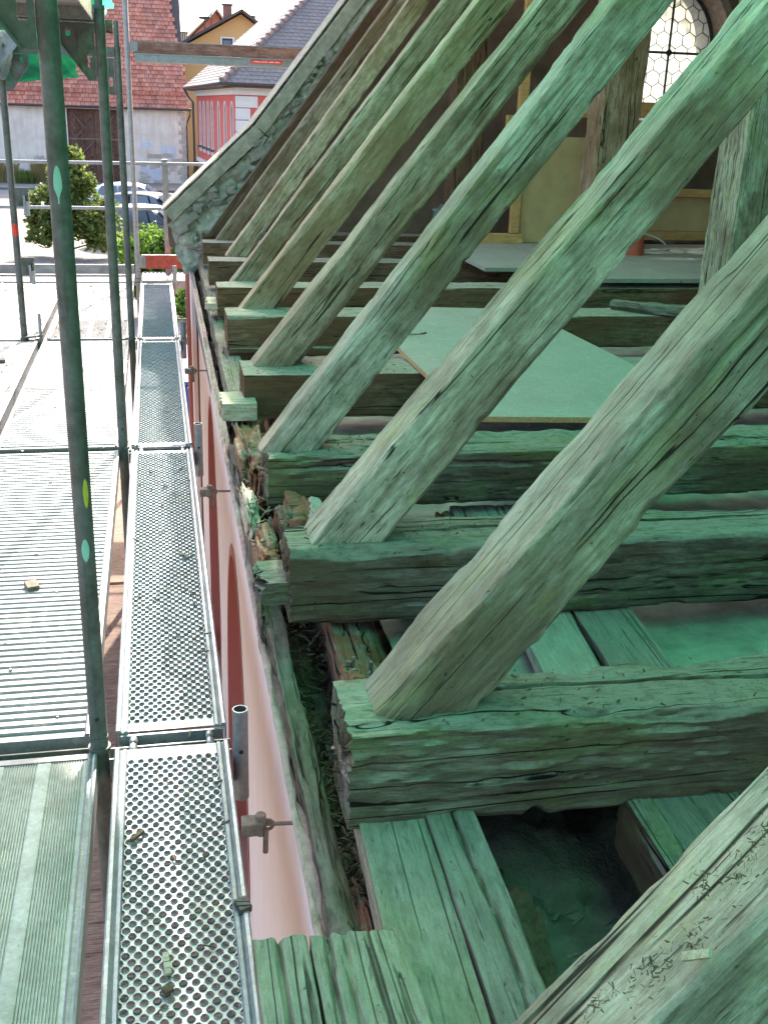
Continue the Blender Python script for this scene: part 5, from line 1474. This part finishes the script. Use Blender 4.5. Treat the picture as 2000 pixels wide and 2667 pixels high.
for (b, d, nv, L_) in ((C0, dl, nl_, LL), (C0, dr, nr_, 8.3)):
    q = MB(); q.bar(P3(b, d, -.1, EV + .02, nv, .06), P3(b, d, L_, EV + .02, nv, .06), .16, .26); q.build('cornice', M['white_trim'], red)
for k in range(10):
    lw = .62 if k % 2 else .95
    q = MB(); z0 = EV - .16 - k * .50
    q.extrude([P3(C0, dr, -.03, z0 - .47, nr_, .05), P3(C0, dr, lw, z0 - .47, nr_, .05), P3(C0, dr, lw, z0, nr_, .05), P3(C0, dr, -.03, z0, nr_, .05)], tuple(-nr_ * .06)); qo = q.build('quoin', M['white_trim'], red, bevel=.03)
    q = MB(); q.extrude([P3(C0, dr, .10, z0 - .38, nr_, .075), P3(C0, dr, lw - .12, z0 - .38, nr_, .075), P3(C0, dr, lw - .12, z0 - .09, nr_, .075), P3(C0, dr, .10, z0 - .09, nr_, .075)], tuple(-nr_ * .03)); q.build('panel', M['white_trim'], qo)
# roof planes
E0 = Vector((3.02, 49.3, EV + .36)); EL = Vector((1.95, 68.6, EV + .36)); ER = Vector((12.6, 49.85, EV + .36)); AP = Vector((7.7, 54.6, 6.75)); AP2 = Vector((12.8, 55, 6.75)); APL = Vector((6.9, 66, 6.75))
q = MB(); q.add([E0, ER, AP2, AP], [(0, 1, 2, 3)]); q.add([E0, AP, APL, EL], [(0, 1, 2, 3)]); q.build('roof_underlay', M['slate'], red)
tm = bpy.data.meshes.new('roof_tile')
tv = [(-.13, 0, .018), (-.10, -.035, .02), (0, -.05, .022), (.10, -.035, .02), (.13, 0, .018), (.13, .30, .002), (-.13, .30, .002)]
tv += [(x, y, z - .022) for x, y, z in tv[:5]]
tm.from_pydata(tv, [], [(0, 1, 2, 3, 4, 5, 6), (0, 7, 8, 1), (1, 8, 9, 2), (2, 9, 10, 3), (3, 10, 11, 4)]); tm.materials.append(M['tile_one'])
eu = (ER - E0).normalized(); en = (ER - E0).cross(AP - E0).normalized(); ev_ = en.cross(eu)
R3 = Matrix((eu, ev_, en)).transposed().to_4x4()
hipdir = (AP - E0); hu, hv = hipdir.dot(eu), hipdir.dot(ev_)
count = 0; rest = MB()
nrow = int(hv / .25)
for r in range(nrow):
    v = r * .25; s0 = hu * v / hv
    x = math.ceil((s0 - (.135 if r % 2 else 0)) / .27) * .27 + (.135 if r % 2 else 0)
    k = 0
    while x < s0 + 9 and x < 9.5:
        p = E0 + eu * x + ev_ * v + en * .03
        if count < 300 and x < s0 + 3.6 - r * .02 and x < 6.2:
            o = bpy.data.objects.new('roof_tile', tm); COL.objects.link(o); o.parent = red
            mm = R3.copy(); mm.translation = p - red.location; o.matrix_local = mm; count += 1
        else:
            rest.add([R3.to_3x3() @ Vector(c) + p for c in tv], [(0, 1, 2, 3, 4, 5, 6), (0, 7, 8, 1), (1, 8, 9, 2), (2, 9, 10, 3), (3, 10, 11, 4)])
        x += .27
rest.build('remaining_roof_tiles', M['tile_grey'], red, kind='stuff')
eu2 = (E0 - EL).normalized(); en2 = eu2.cross(AP - E0).normalized(); 
if en2.z < 0: en2 = -en2
ev2 = en2.cross(eu2); R4 = Matrix((eu2, ev2, en2)).transposed()
rest = MB(); hv2 = (AP - E0).dot(ev2); hu2 = (AP - E0).dot(eu2)
for r in range(int(abs(hv2) / .25)):
    v = r * .25 * (1 if hv2 > 0 else -1); s0 = hu2 * v / hv2
    x = -19.0 + (.135 if r % 2 else 0)
    while x < s0:
        p = E0 + eu2 * x + ev2 * v + en2 * .03
        rest.add([R4 @ Vector(c) + p for c in tv], [(0, 1, 2, 3, 4, 5, 6), (0, 7, 8, 1), (1, 8, 9, 2), (2, 9, 10, 3), (3, 10, 11, 4)]); x += .27
rest.build('side_roof_tiles', M['tile_grey'], red, kind='stuff')
for k in range(19):
    a = E0 + (AP - E0) * (k / 19.0); b = E0 + (AP - E0) * ((k + 1.12) / 19.0)
    q = MB(); q.tube(a + Vector((0, 0, .07)), b + Vector((0, 0, .04)), .15, 10, r1=.115); q.build('hip_tile', M['ridge_tile'], red, smooth='auto')
q = MB(); q.path([EL + Vector((0, 0, -.05)), E0 + Vector((-.02, -.02, -.05)), ER + Vector((0, -.03, -.05))], .085, 8); q.build('gutter', M['gutter'], red, smooth=True)
q = MB(); q.bar(tuple(E0 + Vector((.25, .3, -.16))), tuple(ER + Vector((0, .3, -.16))), .5, .06); q.bar(tuple(E0 + Vector((.3, .3, -.165))), tuple(EL + Vector((.3, 0, -.165))), .5, .06); q.build('soffit', M['gutter'], red)
q = MB(); q.path([EL + Vector((.0, -.1, -.1)), EL + Vector((.25, -.25, -.5)), EL + Vector((.5, -.5, -.8)), EL + Vector((.5, -.5, -5.8))], .07, 8); q.build('downpipe', M['gutter'], red, smooth=True)
t = thing('garden_lattice', 'orange wooden lattice beside the red house foot', 'trellis', (2.5, 71, GZ))
for k in range(8):
    for s in (1, -1):
        q = MB(); q.bar((2.35 + k * .16, 71.0 + .02 * s, -1.9 if s > 0 else -.6), (2.35 + k * .16 + s * .0 + .5, 71.0 + .02 * s, -.6 if s > 0 else -1.9), .03, .05, up=(0, 1, 0)); q.build('lath', M['lumber'], t)

# ---- foliage
def mat_leaf(name, c0, c1, c2):
    t = NT(name); isl = t.n('NewGeometry').outputs['Random Per Island']
    c = t.ramp(isl, [(0, c0), (.5, c1), (1, c2)])
    t.finish(c, .6, spec=.3)
    tl = t.n('BsdfTranslucent'); t.set(tl, 'Color', c)
    mx = t.n('MixShader'); t.set(mx, 'Fac', .5)
    t.link(t.b.outputs[0], mx.inputs[1]); t.link(tl.outputs[0], mx.inputs[2]); t.link(mx.outputs[0], t.out.inputs['Surface'])
    return t.m
M['leaf_olive'] = mat_leaf('olive leaves', (.07, .10, .025), (.15, .20, .045), (.27, .31, .085))
M['leaf_bright'] = mat_leaf('bright leaves', (.06, .13, .018), (.12, .22, .03), (.2, .31, .05))
M['leaf_straw'] = mat_leaf('straw grass', (.28, .21, .09), (.38, .29, .13), (.20, .22, .08))
M['bark'] = mat_plain('bark', (.10, .075, .05), .9, .3, 20, .6)
def crown(lobes, n, size, seed):
    rs = random.Random(seed); q = MB()
    tot = sum(l[3] * l[4] for l in lobes)
    for (cx_, cy_, cz_, rx, rz) in lobes:
        m_ = int(n * rx * rz / tot)
        for k in range(m_):
            while True:
                p = Vector((rs.uniform(-1, 1), rs.uniform(-1, 1), rs.uniform(-1, 1)))
                if .3 < p.length < 1: break
            p = p * (p.length ** -.35) 
            b = .78 + .5 * float(vnoise(p.x * 2.4 + seed, p.y * 2.4, p.z * 2.4, seed))
            c = Vector((cx_ + p.x * rx * b, cy_ + p.y * rx * b, cz_ + p.z * rz * b))
            for j in range(rs.randint(2, 4)):
                d = Vector((rs.uniform(-1, 1), rs.uniform(-1, 1), rs.uniform(-.4, 1))).normalized(); s = size * rs.uniform(.6, 1.3)
                w = d.cross(Vector((rs.uniform(-1, 1), rs.uniform(-1, 1), rs.uniform(-1, 1)))).normalized()
                q.add([c, c + d * s * .5 + w * s * .28, c + d * s, c + d * s * .5 - w * s * .28], [(0, 1, 2, 3)])
    return q
def tree(name, lab, x, y, lobes, n, size, mt, seed, th=.06, cat='tree'):
    t = thing(name, lab, cat, (x, y, GZ))
    q = MB(); rs = random.Random(seed)
    zt = max(l[2] for l in lobes)
    q.path([(x, y, GZ), (x + .1, y, GZ + (zt - GZ) * .4), (x - .05, y + .1, zt)], [th, th * .7, th * .3], 8)
    for l in lobes:
        q.path([(x + .05, y, GZ + (l[2] - GZ) * .35), ((x + l[0]) / 2, (y + l[1]) / 2, l[2] - .3), (l[0], l[1], l[2])], [th * .6, th * .4, th * .15], 6)
    q.build('trunk', M['bark'], t, smooth=True)
    crown(lobes, n, size, seed).build('crown', M[mt], t)
    return t
TX, TY = -2.85, 37.5
lob = [(TX - 1.05, TY + .2, -1.9, .35, .4), (TX - .3, TY, -.55, .25, .35), (TX + 1.35, TY - .2, -1.55, .3, .4), (TX + .15, TY, .08, .18, .35), (TX, TY, -2.1, 1.15, .9), (TX - .65, TY, -1.55, .75, .75), (TX + .75, TY - .2, -1.9, .85, .85), (TX + .25, TY, -1.0, .62, .75), (TX + .35, TY, -.25, .38, .62), (TX - .7, TY + .3, -2.4, .8, .6), (TX - .1, TY, -.65, .5, .6), (TX + 1.1, TY - .3, -2.5, .7, .6), (TX + .75, TY - .2, -.85, .28, .35)]
tree('small_tree', 'olive green small tree with pointed top behind the thick post', TX, TY, lob, 4600, .17, 'leaf_olive', 3)
lob = [(.15, 27, -1.75, .75, .75), (-.45, 27, -2.0, .6, .8), (.7, 26.8, -2.1, .55, .7), (.2, 26.7, -2.6, .9, .6)]
tree('leafy_shrub', 'bright green shrub behind the inner scaffold posts', .1, 27, lob, 2600, .14, 'leaf_bright', 5, .03, 'shrub')
lob = [(.72, 24, -2.5, .45, .6), (.95, 24.4, -2.2, .5, .5)]
tree('leafy_shrub', 'bright green bush seen in the gap beside the church corner', .8, 24.2, lob, 1200, .12, 'leaf_bright', 6, .03, 'shrub')
lob = [(2.95, 70, -2.4, .55, .8), (3.1, 70, -1.4, .4, .7)]
tree('leafy_shrub', 'green climbing bush at the foot of the ochre wall', 3, 70, lob, 900, .2, 'leaf_bright', 7, .03, 'shrub')
def grass(name, lab, x0, x1, y, h, n, mt, seed):
    rs = random.Random(seed); q = MB()
    for k in range(n):
        x = rs.uniform(x0, x1); yy = y + rs.uniform(-.4, .4); a = rs.uniform(0, 2 * PI); hh = h * rs.uniform(.5, 1.1); b = rs.uniform(.1, .45)
        p1_ = Vector((x, yy, GZ)); p2_ = p1_ + Vector((math.cos(a) * b * .4, math.sin(a) * b * .4, hh * .7)); p3_ = p1_ + Vector((math.cos(a) * b, math.sin(a) * b, hh))
        q.add([p1_ + Vector((.03, 0, 0)), p1_ - Vector((.03, 0, 0)), p2_ - Vector((.025, 0, 0)), p2_ + Vector((.025, 0, 0)), p3_], [(0, 1, 2, 3), (3, 2, 4)])
    o = q.build(name, M[mt]); tag(o, lab, 'grass', 'grass clumps at the barn foot')
grass('grass_clump', 'tall straw coloured grass clump at the left edge by the barn', -10.2, -8.0, 70, 1.35, 700, 'leaf_straw', 1)
grass('grass_clump', 'darker green low clump between the straw grasses', -8.0, -7.0, 69.6, .85, 500, 'leaf_olive', 2)
grass('grass_clump', 'fluffy straw grass clump beside the gate', -7.1, -5.3, 70, 1.45, 700, 'leaf_straw', 3)
# stone stoop by the church and metal fence
t = thing('metal_fence', 'dark metal bar fence beside the parked cars', 'fence', (.9, 31, GZ))
for k in range(16):
    q = MB(); q.tube((.25 + k * .13, 31, GZ), (.25 + k * .13, 31, -2.0), .016, 6); q.build('bar', M['frame_dark'], t)
for z in (-3.0, -2.1):
    q = MB(); q.bar((.2, 31, z), (2.3, 31, z), .03, .04); q.build('rail', M['frame_dark'], t)
t = thing('mesh_fence', 'grey green mesh fence beside the church corner', 'fence', (.8, 22, GZ))
for k in range(12):
    q = MB(); q.tube((.25 + k * .1, 22, GZ), (.25 + k * .1, 22, -2.35), .008, 5); q.build('wire', M['galv_worn'], t)
for z in (-3.0, -2.7, -2.4):
    q = MB(); q.bar((.2, 22, z), (1.5, 22, z), .02, .03); q.build('rail', M['galv_worn'], t)
t = thing('blue_container', 'blue plastic container standing by the church corner', 'container', (.55, 13.4, GZ))
q = MB(); q.bx(.10, .62, 12.2, 14.2, GZ, -1.35); q.build('body', M['blue'], t, bevel=.03); q = MB(); q.bx(.08, .64, 12.18, 14.22, -1.35, -1.29); q.build('lid', M['blue'], t, bevel=.02)
# red downpipe on the church corner
t = thing('downpipe', 'dark red downpipe at the far corner of the pink wall', 'pipe', (.275, 9.5, GZ))
q = MB(); q.path([(.30, 9.46, .60), (.262, 9.46, .42), (.262, 9.46, .2), (.262, 9.46, GZ)], .035, 14); q.build('tube', M['downpipe'], t, smooth=True)
for z in (.1, -.7, -1.6):
    q = MB(); q.tube((.262, 9.46, z), (.262, 9.46, z + .02), .042, 14); q.build('pipe_clip', M['downpipe'], t)

# ---- parked cars
def car(lab, loc, rz, paint, hatch=True):
    t = thing('parked_car', lab, 'car', (0, 0, 0), 'cars parked in the yard')
    L = 4.3
    st = [  # x, half width low, half width belt, z low, z belt
        (-2.15, .60, .62, .42, .72), (-2.10, .76, .78, .28, .84), (-1.75, .86, .86, .22, .92), (-1.2, .88, .88, .20, .95), (-.4, .89, .89, .20, .95), (.5, .89, .88, .20, .93), (1.0, .88, .87, .20, .90), (1.5, .86, .84, .21, .82), (1.95, .80, .78, .26, .72), (2.12, .66, .64, .34, .62), (2.16, .5, .5, .42, .55)]
    q = MB(); rows = []
    for (x, wl, wb, zl, zb) in st:
        rows.append([(x, -wl * .9, zl), (x, -wl, zl + .12), (x, -wb, (zl + zb) / 2 + .08), (x, -wb * .965, zb), (x, -wb * .6, zb + .03), (x, 0, zb + .04), (x, wb * .6, zb + .03), (x, wb * .965, zb), (x, wb, (zl + zb) / 2 + .08), (x, wl, zl + .12), (x, wl * .9, zl)])
    q.grid(rows); q.add(rows[0], [tuple(range(11))]); q.add(rows[-1], [tuple(range(11))[::-1]]); q.build('body', paint, t, smooth='auto')
    # greenhouse
    g = [(-2.0, .72, .90), (-1.75, .66, 1.20), (-1.35, .62, 1.42), (-.6, .61, 1.48), (.1, .61, 1.45), (.45, .63, 1.36), (1.05, .72, .92)]
    q = MB(); rows = [[(x, -w - .10 * (1.48 - z), .88 if k else .88), (x, -w, z - .07), (x, -w * .8, z), (x, 0, z + .02), (x, w * .8, z), (x, w, z - .07), (x, w + .10 * (1.48 - z), .88)] for k, (x, w, z) in enumerate(g)]
    q.grid(rows); q.build('cabin', paint, t, smooth='auto')
    for s in (-1, 1):
        for (xa, xb, xc, xd) in ((-1.62, -.72, -.72, -1.38), (-.62, .28, .12, -.62), (.36, .82, .36, .2)):
            yl, yu = s * .765, s * .655
            q = MB(); pts = [(xa, yl, .94), (xb, yl, .94), (xc, yu, 1.36), (xd, yu, 1.36)]
            q.extrude(pts, (0, s * .022, 0)); q.build('side_window', M['winglass'], t)
    q = MB(); q.extrude([(1.06, -.68, .95), (1.06, .68, .95), (.50, .58, 1.385), (.50, -.58, 1.385)], (.025, 0, .02)); q.build('windscreen', M['winglass'], t)
    q = MB(); q.extrude([(-2.0, -.62, .98), (-2.0, .62, .98), (-1.66, .55, 1.32), (-1.66, -.55, 1.32)], (-.025, 0, .02)); q.build('rear_window', M['winglass'], t)
    for sx in (-1.32, 1.32):
        for s in (-1, 1):
            w = MB(); w.tube((sx, s * .70, .31), (sx, s * .905, .31), .31, 24); wo = w.build('wheel', M['blackp'], t, smooth='auto')
            r = MB(); r.tube((sx, s * .90, .31), (sx, s * .915, .31), .205, 20)
            for k in range(5):
                a = 2 * PI * k / 5; r.bar((sx, s * .92, .31), (sx + .2 * math.cos(a), s * .92, .31 + .2 * math.sin(a)), .02, .05, up=(0, 1, 0))
            r.build('rim', M['galv'], wo)
    for s in (-1, 1):
        q = MB(); q.box((2.02, s * .58, .66), (.18, .30, .12)); q.build('headlight', M['alu'], t, bevel=.02)
        q = MB(); q.box((-2.09, s * .66, .80), (.1, .18, .2)); q.build('tail_light', M['sticker'], t, bevel=.02)
        q = MB(); q.box((.62, s * .98, 1.0), (.12, .16, .1)); q.build('wing_mirror', paint, t, bevel=.02)
    q = MB(); q.box((2.13, 0, .50), (.06, .8, .14)); q.build('grille', M['blackp'], t)
    t.location = loc; t.rotation_euler = (0, 0, rz)
    return t
M['paint_white'] = mat_plain('white car paint', (.78, .79, .80), .25, .02, 3, .0, spec=.6)
M['paint_navy'] = mat_plain('navy car paint', (.03, .032, .05), .22, .05, 3, .0, spec=.7)
M['paint_grey'] = mat_plain('silver car paint', (.22, .225, .24), .25, .05, 3, .0, metal=.5)
car('white hatchback parked farthest back beyond the shrub', (-.85, 51.5, GZ), -.12, M['paint_white'])
car('navy blue car parked in front of the white one', (-.1, 46.2, GZ), -.45, M['paint_navy'])
car('dark grey car nearest, half hidden by the church eaves', (-.15, 40.2, GZ), -.45, M['paint_grey'])
